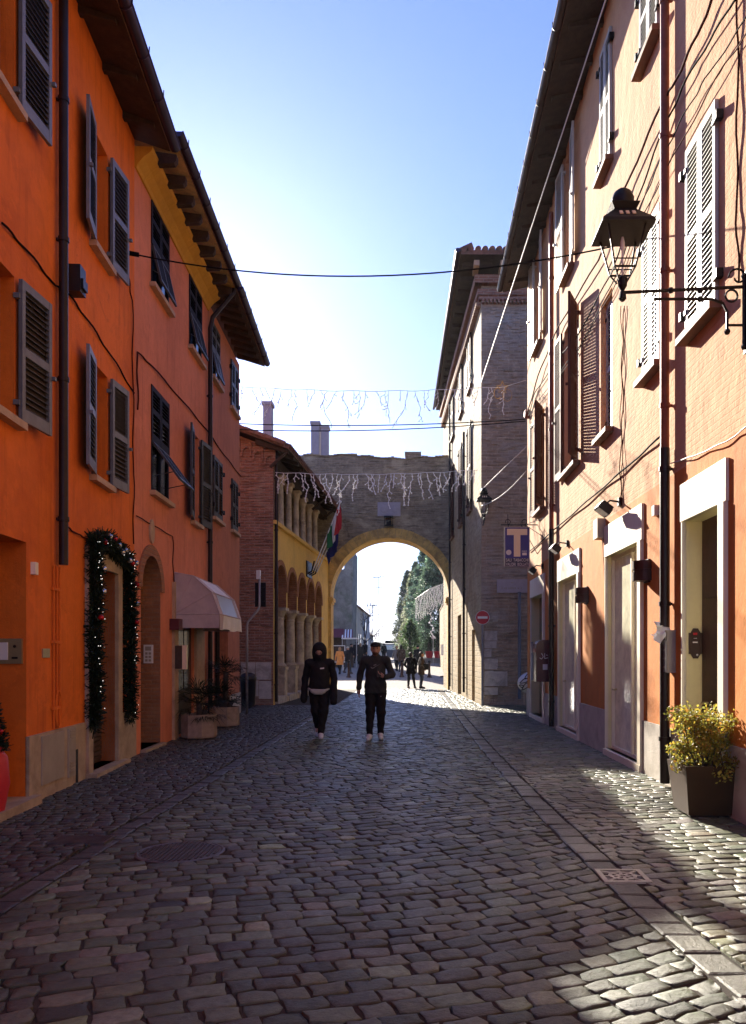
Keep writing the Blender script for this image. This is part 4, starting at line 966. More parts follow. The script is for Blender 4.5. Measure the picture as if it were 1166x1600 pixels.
tag(m.build('menu_box', ['brass', 'sign_cream', 'brown_cloth']), 'yellow edged menu box standing out from the wall under the awning', 'menu box')
# octagonal planters with dwarf palms
def octo(x, y, r, h, label):
    o = thing('planter', label, 'planter', (x, y, 0), 'octagonal concrete planters'); m = MB(); a0 = math.pi/8
    P = lambda k, rr, z: (x+rr*math.cos(a0+k*math.pi/4), y+rr*math.sin(a0+k*math.pi/4), z)
    lv = [(r*.97, .03), (r, .06), (r, h-.015), (r*.985, h), (r*.85, h), (r*.85, h-.08)]
    pts = [P(k, a, b) for a, b in lv for k in range(8)]
    m.add(pts, [(i*8+k, i*8+(k+1) % 8, (i+1)*8+(k+1) % 8, (i+1)*8+k) for i in range(5) for k in range(8)]); m.build('pot', ['concrete'], o)
    m = MB(); m.lathe((x, y, 0), [(r*.8, 0), (r*.8, .03)], 8); m.build('foot', ['dark_iron'], o)
    m = MB(); m.lathe((x, y, h-.1), [(r*.85, 0), (r*.8, .04), (.02, .06)], 8); m.build('soil', ['soil'], o); return o
def palm(x, y, z, trunks, label):
    o = thing('palm', label, 'palm', (x, y, z), 'small palms in the planters')
    for tx, ty, th, nf, fr in trunks:
        m = MB(); m.tube([(x+tx*.3, y+ty*.3, z-.08), (x+tx, y+ty, z+th)], [.05, .06], 8)
        for k in range(int(th/.025)):
            a = k*2.4; c = V(x+tx*(.3+.7*k*.025/max(th, .01)), y+ty*(.3+.7*k*.025/max(th, .01)), z+k*.025); d = V(math.cos(a), math.sin(a), .5); m.tube([c+d*.04, c+d*.09], [.012, .004], 4)
        m.build('trunk', ['bark'], o); c0 = V(x+tx, y+ty, z+th)
        for k in range(nf):
            a = k*2.399+random.random()*.4; el = random.uniform(-.35, 1.25); d = V(math.cos(a)*math.cos(el), math.sin(a)*math.cos(el), math.sin(el)); L = fr*random.uniform(.45, .7); q = MB(); c1 = c0+d*L-V(0, 0, .05)
            kk = random.uniform(.6, 1.5); tn = (.018*kk, .028*kk, .016*kk)
            s_ = nrm(np.cross(d, (0, 0, 1))); u_ = np.cross(s_, d)
            q.add([c0-s_*.006, c0+s_*.006, c1+s_*.005, c1-s_*.005], [(0, 1, 2, 3)], 0, tn); q.add([c0-u_*.006, c0+u_*.006, c1+u_*.005, c1-u_*.005], [(0, 1, 2, 3)], 0, tn)
            for j in range(15):
                t = (j-7)/7*1.5+random.gauss(0, .05); e = nrm(d*math.cos(t)+s_*math.sin(t)+u_*random.gauss(.05, .12)); LL = fr*random.uniform(.62, .85)*(1-.2*abs(j-7)/7); w = .0085
                ss = nrm(np.cross(e, u_))*w; tip = c1+e*LL-V(0, 0, random.uniform(.05, .3)*LL); mid = c1+e*LL*.6+u_*.01
                q.add([c1-ss*.3, c1+ss*.3, mid+ss, mid-ss, tip], [(0, 1, 2, 3), (3, 2, 4)], 0, tn)
            q.build('frond', ['leaf'], o)
    return o
x_, y_ = -4.05, 14.95; octo(x_, y_, .33, .46, 'octagonal concrete planter nearest on the left pavement, holding a low palm'); palm(x_, y_, .42, [(.0, 0, .24, 22, .50), (.1, .08, .1, 9, .42)], 'low bushy palm in the nearer octagonal planter')
x_, y_ = -4.15, 17.35; octo(x_, y_, .32, .44, 'octagonal concrete planter farther along the left pavement, holding a taller palm'); palm(x_, y_, .40, [(.03, 0, .78, 20, .46), (-.1, -.06, .22, 12, .44), (.14, .05, .15, 9, .38)], 'taller two tiered palm in the farther octagonal planter')
# cranked signpost seen from behind
x0_, y0_ = gp(386, 1117); sp = thing('signpost', 'grey cranked signpost with a dark sign seen from behind, by the brick gable', 'signpost', (x0_, y0_, 0))
Zp = lambda py: pz2(py, y0_); Xp = lambda px: px2(px, y0_)
m = MB(); m.tube([(x0_, y0_, 0), (x0_, y0_, Zp(978)), (x0_+.02, y0_, Zp(972)), (Xp(404), y0_, Zp(952)), (Xp(405.5), y0_, Zp(946)), (Xp(405.5), y0_, Zp(900))], .032, 10); m.build('pole', ['grey_metal'], sp, smooth=True)
m = MB(); m.box(Xp(398), Xp(415), y0_+.04, y0_+.06, Zp(948), Zp(910)); m.box(Xp(400), Xp(413), y0_+.025, y0_+.045, Zp(940), Zp(938)); m.box(Xp(400), Xp(413), y0_+.025, y0_+.045, Zp(918), Zp(916)); m.build('sign_panel', ['dark_iron'], sp)
m = MB(); m.box(Xp(401), Xp(407), y0_-.05, y0_+.05, Zp(905), Zp(891)); m.build('sensor_box', ['white_plastic'], sp)
# litter bin
x_, y_ = px2(388, 23.6), 23.6; m = MB(); lb = thing('litter_bin', 'black cylindrical litter bin with domed lid in front of the brick gable', 'bin', (x_, y_, 0))
m.lathe((x_, y_, 0), [(.19, .06), (.2, .1), (.23, .78), (.24, .8), (.24, .84)], 20); m.lathe((x_, y_, 0), [(.12, 0), (.12, .07)], 14); m.build('drum', ['black_plastic'], lb, smooth=True, angle=40)
m = MB(); m.lathe((x_, y_, .84), [(.245, 0), (.245, .05), (.2, .14), (.1, .19), (.01, .2)], 20); m.build('lid', ['black_plastic'], lb, smooth=True, angle=40)
# flags on the loggia
fl = thing('flag_bracket', 'iron bracket with three slanting white flagpoles on the loggia wall', 'flagpole', WL.p(30.2, 5.0, 0))
base_ = WL.p(30.6, 5.05, .12); m = MB()
for k in range(3): m.tube([WL.p(30.2+k*.4, 4.6, 0), WL.p(30.2+k*.4, 4.7, .2), WL.p(30.2+k*.4, 5.1, .3)], .03, 6)
wbox(m, WL, 30.1, 31.1, 0, .05, 4.5, 5.1); m.build('bracket', ['dark_iron'], fl)
tips = []
for k in range(3):
    b0 = WL.p(30.2+k*.4, 4.75, .25); t0 = b0+V(1.05-.1*k, -.15+.1*k, 2.55-.35*k); tips.append((b0, t0)); q = MB(); q.tube([b0, t0], .022, 8); q.ball(t0, .05, 0, 8); q.build('flagpole', ['white_plastic'], fl)
def flag(b, t, cols, label, u0, L, seed):
    d = nrm(t-b); m = MB(); n, k = 10, 9; p0 = t-d*.05; p1 = t-d*u0; rr = random.Random(seed)
    for c in range(3):
        for i in range(n):
            for j in range(k):
                def P(a, h):   # a: 0..1 across the stripes, h: along the fall
                    top_ = p0+(p1-p0)*a; fold = .05*math.sin(a*11+seed)*(h**.7)+.03*math.sin(a*23+h*3)
                    return top_+V(fold+.10*(1-a)*0, .9*fold+.05*h, -L*h*(1-.25*a))*1.0
                a0, a1 = (c+i/n)/3, (c+(i+1)/n)/3; m.quad(P(a0, j/k), P(a1, j/k), P(a1, (j+1)/k), P(a0, (j+1)/k), c)
    return tag(m.build('flag', cols, None, smooth=True), label, 'flag', 'flags hanging from the loggia')
flag(*tips[0], ['flag_red', 'flag_white', 'flag_green'], 'green white and red flag drooping from its slanting pole', 1.25, .95, 1)
flag(*tips[2], ['flag_blue', 'flag_blue', 'flag_blue'], 'dark blue flag drooping below the tricolour', 1.1, .8, 4)
# covers in the paving
m = MB(); x_, y_ = MAN; m.lathe((x_, y_, -.02), [(.35, 0), (.35, .022), (.33, .026), (.32, .022), (.01, .022)], 40)
for i in range(-9, 10):
    for j in range(-9, 10):
        if i*i+j*j < 72: cx2, cy2 = x_+i*.036, y_+j*.036; m.box(cx2-.011, cx2+.011, cy2-.011, cy2+.011, .001, .011)
tag(m.build('manhole_cover', ['iron_cover']), 'round iron manhole cover with studded pattern set in the cobbles', 'manhole cover')
m = MB(); x_, y_ = DRAIN; s_ = .165
m.box(x_-s_, x_+s_, y_-s_, y_+s_, -.03, .0, 1)
for a, b, c, d in ((-s_, s_, -s_, -s_+.035), (-s_, s_, s_-.035, s_), (-s_, -s_+.035, -s_+.035, s_-.035), (s_-.035, s_, -s_+.035, s_-.035)): m.box(x_+a, x_+b, y_+c, y_+d, 0, .016)
for k in range(8):
    a = k*math.pi/4; d = V(math.cos(a), math.sin(a), 0); pr_ = V(-d[1], d[0], 0); c = V(x_, y_, 0); L = s_*.92/max(abs(d[0]), abs(d[1])) if k % 2 == 0 else s_*1.1
    m.hexa([c+d*.02-pr_*.012, c+d*.02+pr_*.012, c+d*L+pr_*.012, c+d*L-pr_*.012]+[q+V(0, 0, .013) for q in (c+d*.02-pr_*.012, c+d*.02+pr_*.012, c+d*L+pr_*.012, c+d*L-pr_*.012)])
m.lathe((x_, y_, 0), [(.10, 0), (.10, .014), (.075, .014), (.075, 0)], 18)
tag(m.build('drain_grate', ['cast_pale', 'black_plastic']), 'pale square drain grate with spoked pattern beside the right kerb line', 'drain grate')
m = MB(); x_, y_ = gp(128, 1315); m.box(x_-.24, x_+.24, y_-.13, y_+.13, -.02, .021)
for k in range(9): m.box(x_-.22, x_+.22, y_-.12+k*.028, y_-.108+k*.028, .021, .026)
tag(m.build('drain_cover', ['iron_cover']), 'dark oblong iron cover in the left pavement by the manhole', 'drain cover')
# ------------------------------------------------------------------ things on the right side
# tapered planter with shrub
px0, px1, py0, py1 = 2.60, 3.02, 7.66, 8.14; zt = .51
PB = thing('planter', 'square tapered brown metal planter with yellow green shrub by the nearest door on the right', 'planter', ((px0+px1)/2, (py0+py1)/2, 0))
m = MB(); f = .085; e = .0
lo = [(px0+.02, py0+.02), (px1+.04, py0+.02), (px1+.04, py1-.02), (px0+.02, py1-.02)]; hi = [(px0-f*.4, py0-f*.7), (px1+.02, py0-f*.7), (px1+.02, py1+f*.4), (px0-f*.4, py1+f*.4)]
cxp, cyp = (px0+px1)/2, (py0+py1)/2; inn = [(cxp+(x-cxp)*.9, cyp+(y-cyp)*.9) for x, y in hi]
m.add([(*p, .03) for p in lo]+[(*p, zt) for p in hi]+[(*p, zt) for p in inn]+[(*p, zt-.12) for p in inn], [(0, 1, 2, 3)]+[(i*4+k, i*4+(k+1) % 4, i*4+4+(k+1) % 4, i*4+4+k) for i in range(3) for k in range(4)])
m.build('pot', ['corten'], PB)
m = MB(); m.quad(*[(*p, zt-.06) for p in inn]); m.build('soil', ['soil'], PB)
m = MB(); m.box(px0+.05, px1, py0+.06, py1-.06, 0, .03); m.build('foot', ['black_plastic'], PB)
SH = thing('shrub', 'yellow green small leaved shrub spilling over the brown planter', 'shrub', (cxp, cyp, zt-.06))
st = MB(); m = MB(); cl = []
for k in range(92):
    a = random.uniform(0, 6.283); r = math.sqrt(random.random()); h = random.random()
    c = V(cxp+.10+r*math.cos(a)*.42*(1-.12*h), cyp-.02+r*math.sin(a)*.36*(1-.15*h), zt-.10+h*.56+.02*r)
    if c[2] < zt and not (px0-.12 < c[0] < px1+.1): continue
    cl.append((c, random.uniform(.07, .13), random.uniform(.45, 1.3)))
for k in range(16): cl.append((V(cxp+.46+random.uniform(-.12, .14), cyp-.25+random.uniform(-.2, .1), zt+.12+random.uniform(0, .26)), .09, random.uniform(.7, 1.3)))
for c, rad, tn in cl:
    b = V(cxp+.02+(c[0]-cxp)*.35, cyp+(c[1]-cyp)*.35, zt-.08); mid = (b+c)/2+RNG.normal(0, .03, 3); st.tube([b, mid, c], [.008, .006, .003], 4)
    for j in range(90):
        d = nrm(RNG.normal(0, 1, 3)); p = c+d*rad*random.random()**.45; u = nrm(RNG.normal(0, 1, 3)+V(0, 0, .3)); w = nrm(np.cross(u, RNG.normal(0, 1, 3))); L = random.uniform(.022, .042); ww = L*.36
        y = random.random(); tone = sc((.46, .38, .06), tn) if y < .5 else sc((.27, .29, .06), tn) if y < .88 else sc((.46, .24, .05), tn)
        up = np.cross(u, w)*ww*.25
        m.add([p, p+u*L*.5+w*ww+up, p+u*L, p+u*L*.5-w*ww+up], [(0, 1, 2), (0, 2, 3)], 0, tone)
m.build('foliage', ['leaf'], SH); st.build('stems', ['bark'], SH)
# intercom on the jamb, mailbox of newspapers, meter etc
y1d = doors[0][1]-.03; m = MB(); X0 = WR.X(y1d)+.045; zt_, zb_ = 1.87, 1.53
pts = [(0, .05), (.02, .05), (.05, 0), (.10, 0), (.13, .05), (.15, .05), (.15, .29), (.13, .29), (.10, .34), (.05, .34), (.02, .29), (0, .29)]
m.prism([(X0+a, y1d-.002, zb_+b) for a, b in pts], (0, -.02, 0), 0); m.box(X0+.045, X0+.09, y1d-.028, y1d-.022, zb_+.265, zb_+.29, 1); m.box(X0+.04, X0+.095, y1d-.028, y1d-.022, zb_+.175, zb_+.19, 2); m.box(X0+.05, X0+.085, y1d-.028, y1d-.022, zb_+.225, zb_+.23, 2); m.ball((X0+.09, y1d-.024, zb_+.04), .012, 2, 8)
tag(m.build('intercom', ['brown_metal', 'sign_red', 'white_plastic']), 'dark bronze shaped intercom plate on the cream reveal of the nearest right door', 'intercom')
yb_ = WR.Y(1050); nb = thing('leaflet_box', 'small grey leaflet box stuffed with crumpled papers beside the dark drainpipe', 'leaflet box', WR.p(yb_, 1.36, .1))
m = MB(); wbox(m, WR, yb_-.14, yb_+.05, .0, .10, 1.36, 1.84); wbox(m, WR, yb_-.15, yb_+.06, .0, .115, 1.84, 1.86); m.build('box', ['panel_grey'], nb)
m = MB(); wbox(m, WR, yb_-.12, yb_+.03, .10, .112, 1.37, 1.74)
for z in (1.42, 1.52, 1.62): wbox(m, WR, yb_-.125, yb_+.035, .112, .117, z, z+.012)
m.build('front_plate', ['grey_metal'], nb)
for k in range(9):
    q = MB(); c = WR.p(yb_-.05+random.uniform(-.08, .1), 1.80+random.uniform(-.06, .1), .14+random.uniform(-.02, .05)); a, b = RNG.normal(0, .03, 3), RNG.normal(0, .03, 3); d = RNG.normal(0, .02, 3)
    q.add([c-a-b, c-b+d, c+a-b, c-a+b, c+b-d, c+a+b], [(0, 1, 4, 3), (1, 2, 5, 4)]); q.build('paper', ['white_plastic'], nb)
def half_lamp(px, py, ht, label):
    y = WR.Y(px); z = H+(CH-py)/F*y; o = thing('wall_lamp', label, 'wall lamp', WR.p(y, z, 0), 'half round wall lamps')
    for nm, z0, z1, rr in (('shade', 0, ht*.44, .15), ('shade', ht*.56, ht, .15), ('body', ht*.44, ht*.56, .135)):
        m = MB(); pts = [WR.p(y+rr*math.cos(a), z+z0, .03+rr*1.15*math.sin(a)) for a in np.linspace(0, math.pi, 15)]+[WR.p(y-rr, z+z0, .0), WR.p(y+rr, z+z0, 0)]
        m.prism(pts, (0, 0, z1-z0)); m.build(nm, ['brown_metal'], o, smooth=True, angle=40)
    m = MB(); wbox(m, WR, y-.1, y+.1, 0, .03, z-.02, z+ht+.02); m.build('wall_plate', ['dark_iron'], o)
half_lamp(1013, 908, .26, 'dark half round wall lamp between the two nearest white doorways'); half_lamp(917.5, 942, .26, 'dark half round wall lamp left of the wide white shop window')
def flood(px, py, s, label):
    y = WR.Y(px); z = H+(CH-py)/F*y; o = thing('floodlight', label, 'floodlight', WR.p(y, z, 0), 'floodlights above the shop doors')
    m = MB(); m.tube([WR.p(y, z+.12, 0), WR.p(y, z+.14, .16), WR.p(y, z+.06, .24)], .014, 6); wbox(m, WR, y-.05, y+.05, -.01, .04, z+.06, z+.18); m.build('arm', ['dark_iron'], o)
    m = MB(); c = WR.p(y, z, .26); N = nrm(WR.n*.6+V(0, 0, -.8)); Zd = np.cross(WR.t, N); m.obox(c, WR.t, N, -.13*s, .13*s, -.05, .04, -.09*s, .09*s, 0, Zd); m.obox(c, WR.t, N, -.11*s, .11*s, .04, .045, -.07*s, .07*s, 1, Zd)
    for k in range(5): m.obox(c, WR.t, N, -.12*s+k*.055*s, -.10*s+k*.055*s, -.09, -.05, -.08*s, .08*s, 0, Zd)
    m.build('lamp_head', ['dark_iron', 'white_plastic'], o)
flood(970, 797, 1.15, 'black floodlight above the wide white shop window'); flood(888, 859, 1.0, 'black floodlight above the middle white doorway'); flood(849, 893, .8, 'black floodlight above the farthest white doorway')
y = WR.Y(943); m = MB(); wbox(m, WR, y-.14, y+.14, 0, .13, pz2(842, y), pz2(812, y)); m.tube([WR.p(y-.1, pz2(842, y), .04), WR.p(y-.12, pz2(842, y)-.4, .02), WR.p(y-.2, 2.4, .012), WR.p(y-.22, 1.9, .012)], .008, 5)
tag(m.build('junction_box', ['panel_grey']), 'grey junction box on the wall left of the wide shop lintel', 'junction box')
y = WR.Y(1040)+.3; m = MB(); wbox(m, WR, y-.05, y+.05, 0, .06, pz2(806, y), pz2(790, y)); tag(m.build('junction_box', ['white_plastic']), 'little white box on the wall beside the dark drainpipe', 'junction box')
# post box
yp = WR.Y(860); mbx = thing('post_box', 'dark red post box with white scrawl and sticker between two doorways', 'post box', WR.p(yp, .98, .17))
m = MB(); pts = []
prof_ = [(0.0, .98), (.33, .98), (.345, 1.0), (.345, 1.72), (.33, 1.80), (.28, 1.86), (.2, 1.885), (0.0, 1.885)]
m.prism([WR.p(yp-.22, z, o) for o, z in prof_], WR.t*.44); m.build('body', ['dark_red_paint'], mbx)
m = MB(); m.obox(WR.p(yp, 0, 0), WR.t, WR.n, -.2, .2, .345, .36, 1.62, 1.70); m.build('flap', ['red_paint'], mbx)
m = MB()
c = WR.p(yp-.225, 0, 0); U = WR.n; 
for a in ((.10, 1.60, .14, 1.52), (.14, 1.52, .10, 1.47), (.10, 1.47, .06, 1.5), (.17, 1.6, .17, 1.48), (.17, 1.48, .24, 1.5), (.2, 1.56, .24, 1.55)): m.tube([c+U*(.33-a[0])+V(0, 0, a[1]), c+U*(.33-a[2])+V(0, 0, a[3])], .008, 4)
m.box(*sorted((c[0]-.10, c[0]-.2)), c[1]-.004, c[1]+.002, 1.24, 1.36); m.build('sticker', ['text_pale'], mbx)
m = MB(); wbox(m, WR, yp+.25, yp+.27, .05, .38, 1.0, 1.6); m.tube([WR.p(yp+.26, 1.6, .33), WR.p(yp+.26, 1.85, .36)], .03, 6); tag(m.build('grey_cover', ['grey_metal']), 'thin grey metal plate standing out from wall behind the red post box', 'plate')
# tobacco sign on its bracket
ys = 19.2; xs0, xs1, zs0, zs1 = px2(788, ys), px2(827.5, ys), pz2(887, ys), pz2(824, ys); w_ = xs1-xs0; h_ = zs1-zs0
TS = thing('tobacco_sign', 'blue hanging tobacconist sign with a big cream letter T', 'sign', ((xs0+xs1)/2, ys, zs0))
m = MB(); m.box(xs0, xs1, ys-.06, ys+.06, zs0, zs1); m.build('panel', ['sign_blue'], TS)
m = MB()
for a, b, c, d in ((0, w_, 0, .018), (0, w_, h_-.018, h_), (0, .018, .018, h_-.018), (w_-.018, w_, .018, h_-.018)): m.box(xs0+a, xs0+b, ys-.066, ys+.066, zs0+c, zs0+d)
m.build('edge_frame', ['plaque_stone'], TS)
m = MB(); m.box(xs0+.02, xs1-.02, ys-.0625, ys-.06, zs0+.02, zs0+.155*h_/.66*.95); m.build('lower_band', ['sign_dark'], TS)
m = MB(); m.box(xs0+w_*.10, xs0+w_*.90, ys-.066, ys-.06, zs1-h_*.20, zs1-h_*.045); m.box(xs0+w_*.37, xs0+w_*.63, ys-.066, ys-.06, zs1-h_*.735, zs1-h_*.20); m.build('letter', ['sign_cream'], TS)
m = MB(); fr = (1, 0, 0), (0, 0, 1), (0, -1, 0)
text_mb(m, 'SALI  TABACCHI', (xs0+w_*.06, ys-.0635, zs0+h_*.145), *fr, h_*.075, w_*.88); text_mb(m, 'VALORI  BOLLATI', (xs0+w_*.06, ys-.0635, zs0+h_*.04), *fr, h_*.075, w_*.88); m.build('lettering', ['text_pale'], TS)
m = MB(); ec = (xs0+w_*.17, ys-.06, zs0+h_*.37); m.lathe(ec, [(w_*.105, 0), (w_*.105, .004), (w_*.085, .004), (w_*.085, .001)], 20, 0, (0, -1, 0)); m.lathe(ec, [(w_*.065, 0), (w_*.065, .005), (w_*.03, .005), (w_*.03, .001)], 10, 0, (0, -1, 0))
m.box(xs0+w_*.70, xs0+w_*.88, ys-.065, ys-.06, zs0+h_*.30, zs0+h_*.36); text_mb(m, 'MEF', (xs0+w_*.69, ys-.0635, zs0+h_*.37), *fr, h_*.045, w_*.2); m.build('emblem', ['text_pale'], TS)
m = MB(); zb = zs1+.06; xe = WR.X(ys); m.tube([(xs0-.08, ys, zb), (xe, ys, zb)], .013, 6)
for x in (xs0+.1, xs1-.1): m.tube([(x, ys, zs1), (x, ys, zb)], .01, 5)
for x in (xs0+.09, xs1-.12): m.tube([(x+.06*math.cos(t), ys, zb+.07+.06*math.sin(t)) for t in np.linspace(-1.5, 3.6, 12)], .008, 5)
m.tube([(xs0+.09, ys, zb), (xs0+.09, ys, zb+.25)], .01, 5); m.tube([(xe, ys, zb-.7), (xs1-.2, ys, zb)], .009, 5); m.tube([(xe, ys-1.0, zb), (xs1-.1, ys, zb)], .008, 5); m.tube([(xe, ys-1.2, zb-.5), (xs1-.1, ys, zb)], .008, 5)
m.build('bracket', ['dark_iron'], TS)
# no entry sign, street plaque
yn = 24.35; xn, zn = px2(754, yn), pz2(965, yn); NE = thing('no_entry_sign', 'round red no entry sign with white bar on thin grey pole at the palace corner', 'sign', (xn, yn, 0))
m = MB(); m.lathe((xn, yn-.045, zn), [(.215, 0), (.215, .012)], 32, 0, (0, -1, 0)); m.build('rim', ['sign_white'], NE)
m = MB(); m.lathe((xn, yn-.057, zn), [(.20, 0), (.20, .004)], 32, 0, (0, -1, 0)); m.build('disc', ['sign_red'], NE); m = MB(); m.box(xn-.15, xn+.15, yn-.066, yn-.061, zn-.035, zn+.035); m.build('bar', ['sign_white'], NE)
m = MB(); m.tube([(xn, yn, 0), (xn, yn, zn+.2)], .03, 8); m.build('pole', ['grey_metal'], NE)
m = MB(); a, b, c, d = px2(777, 24.6), px2(826, 24.6), pz2(926, 24.6), pz2(905, 24.6); m.box(a, b, 24.64, 24.69, c, d, 0)
m.box((a+b)/2-.05, (a+b)/2+.03, 24.638, 24.64, d-.12, d-.09, 1); x = a+.14
while x < b-.2: w = random.uniform(.025, .05); m.box(x, x+w, 24.638, 24.64, c+.11, c+.11+random.choice((.05, .06, .065)), 1); x += w+random.choice((.014, .014, .014, .05))
tag(m.build('street_plaque', ['plaque_stone', 'panel_grey']), 'pale marble street name plaque on the palace side wall', 'plaque')
# covered scooter peeping out of the alley
sx, sy = 3.16, 23.2; SC = thing('scooter', 'parked scooter with white front marked by black swirls, peeping from the alley', 'scooter', (sx+.3, sy, 0))
m = MB(); ec_, er_ = V(sx+.34, sy, .74), V(.56, .34, .36)
for a in range(1, 13): pass
m.add([ec_+er_*V(math.cos(b_)*math.cos(a_), math.sin(a_)*math.cos(b_), math.sin(b_)) for b_ in np.linspace(-1.2, 1.57, 14) for a_ in np.linspace(0, 6.2832, 28, endpoint=False)], [(i_*28+k_, i_*28+(k_+1) % 28, (i_+1)*28+(k_+1) % 28, (i_+1)*28+k_) for i_ in range(13) for k_ in range(28)])
m.build('front_shield', ['car_white'], SC, smooth=True)
for (cx2, cz2, L2, W2, ro_) in ((-.40, .80, .12, .045, .5), (-.36, .64, .13, .05, .9), (-.47, .66, .06, .03, -.4), (-.30, .93, .10, .04, .7)):
    m = MB(); loop = []
    for k in range(17):
        t = k/16*2*math.pi; u, v = L2*math.cos(t), W2*math.sin(t)*(1+.6*math.cos(t)); xx, zz = cx2+.0+u*math.cos(ro_)-v*math.sin(ro_), cz2+u*math.sin(ro_)+v*math.cos(ro_)
        q_ = 1-(xx/.56)**2-((zz-.74)/.36)**2; loop.append((sx+.34+xx, sy-.34*math.sqrt(max(.0, q_))-.008, zz))
    m.tube(loop, .013, 5); m.build('swirl', ['black_plastic'], SC)
m = MB(); m.box(sx-.02, sx+1.2, sy-.16, sy+.14, .10, .46); m.box(sx+.5, sx+1.3, sy-.16, sy+.16, .46, .80); m.build('body', ['panel_grey'], SC)
for xx in (sx+.28, sx+1.15): q = MB(); q.lathe((xx, sy-.06, .22), [(.12, 0), (.22, .02), (.22, .10), (.12, .12)], 20, 0, (0, 1, 0)); q.build('wheel', ['tyre'], SC)
# ------------------------------------------------------------------ lanterns
def lantern(name, label, c, k, arm, group='iron street lanterns'):
    """four sided tapering lantern: finial below, open glass frame, sloping roof with slots, crown"""
    o = thing(name, label, 'lantern', c, group); c = V(c)
    def ring(r, z): return [c+V(sx*r, sy*r, z)*k for sx, sy in ((-1, -1), (1, -1), (1, 1), (-1, 1))]
    m = MB(); b, t = ring(.115, .12), ring(.205, .56); b2 = ring(.05, .0)
    for i in range(4):
        m.tube([b[i], t[i]], .012*k, 6); m.tube([b[i], b[(i+1) % 4]], .012*k, 6); m.tube([t[i], t[(i+1) % 4]], .014*k, 6); m.tube([b2[i], b[i]], .010*k, 5)
        mid = b[i]+(t[i]-b[i])*.18; mid2 = b[(i+1) % 4]+(t[(i+1) % 4]-b[(i+1) % 4])*.18; m.tube([mid, mid2], .008*k, 5)
    m.lathe(c, [(.02*k, -.22*k), (.045*k, -.19*k), (.035*k, -.12*k), (.02*k, -.10*k), (.05*k, -.05*k), (.055*k, 0), (.06*k, .03*k), (.03*k, .06*k)], 10); m.build('frame', ['dark_iron'], o)
    m = MB(); e, f, g_ = ring(.29, .54), ring(.28, .58), ring(.13, .74); cr = ring(.12, .76); cr2 = ring(.16, .82)
    m.add(e+f+g_+cr+cr2, [(0, 1, 2, 3)]+[(i*4+j, i*4+(j+1) % 4, i*4+4+(j+1) % 4, i*4+4+j) for i in range(4) for j in range(4)]+[(16, 17, 18, 19)]); m.build('roof', ['dark_iron'], o)
    m = MB()
    for j in (-1, 0, 1):
        p = c+V(j*.07, -.215, .655)*k; u = V(1, 0, 0); z = nrm(V(0, .125, .14)); n_ = np.cross(u, z); m.obox(p, u, n_, -.018*k, .018*k, .0, .012*k, -.035*k, .035*k, 0, z)
    m.build('vent_slot', ['sign_cream'], o)
    m = MB(); m.lathe(c, [(.10*k, .80*k), (.12*k, .84*k), (.13*k, .92*k), (.10*k, .99*k), (.05*k, 1.03*k), (.01*k, 1.04*k)], 12); m.build('crown', ['dark_iron'], o, smooth=True)
    m = MB(); m.lathe(c, [(.012*k, .06*k), (.012*k, .34*k), (.026*k, .37*k), (.026*k, .44*k), (.012*k, .5*k)], 8); m.build('bulb', ['white_plastic'], o)
    m = MB(); arm(m, c, k); m.build('arm', ['dark_iron'], o); return o
yl = 7.35
def arm1(m, c, k):
    zb = c[2]-.10; xw = WR.X(yl)
    m.tube([(c[0], yl, zb), (xw, yl, zb+.055)], .016, 8); x2 = xw-.50; m.tube([(xw-1.0+.12, yl, zb-.06), (xw-.34, yl, zb-.06), (xw-.24, yl, zb-.10), (xw-.20, yl, zb-.18), (xw-.20, yl, zb-.36)], .013, 6)
    m.tube([(xw-.16+.055*math.cos(t), yl, zb-.03+.055*math.sin(t)) for t in np.linspace(0, 6.283, 17)], .010, 5)
    m.tube([(xw-.045, yl, zb+.16), (xw-.045, yl, zb-.50)], .018, 8); m.tube([(xw, yl, zb-.3), (xw-.2, yl, zb-.3)], .012, 6)
    for z in (zb+.15, zb-.5, zb-.36): m.ball((xw-.045 if z != zb-.36 else xw-.20, yl, z), .03, 0, 8)
    for t in (.6, .3, .5): m.ball((xw-.72 if t == .5 else xw-.45, yl, zb+.02 if t != .3 else zb-.06), .03, 0, 8)
    for q in range(3): m.tube([(xw-.1-.09*math.cos(t*1.2)*(1-t/8), yl, zb+.14+.09*math.sin(t*1.2)*(1-t/8)+q*.002) for t in np.linspace(0, 5, 14)], .008, 5)
    wbox(m, WR, yl-.05, yl+.05, 0, .03, zb-.55, zb+.2)
lantern('street_lantern', 'large dark iron lantern on a scrolled wall bracket above the right pavement', (px2(973, yl), yl, pz2(440, yl)), .82, arm1)
y2 = 24.45
def arm2(m, c, k): m.tube([c+V(0, 0, -.1), c+V(.0, .1, -.22), (c[0], 24.7, c[2]-.25)], .018, 6)
lantern('street_lantern', 'smaller iron lantern on the corner of the stone palace', (px2(757, y2)-.02, y2-.15, pz2(806, y2)), .80, arm2)
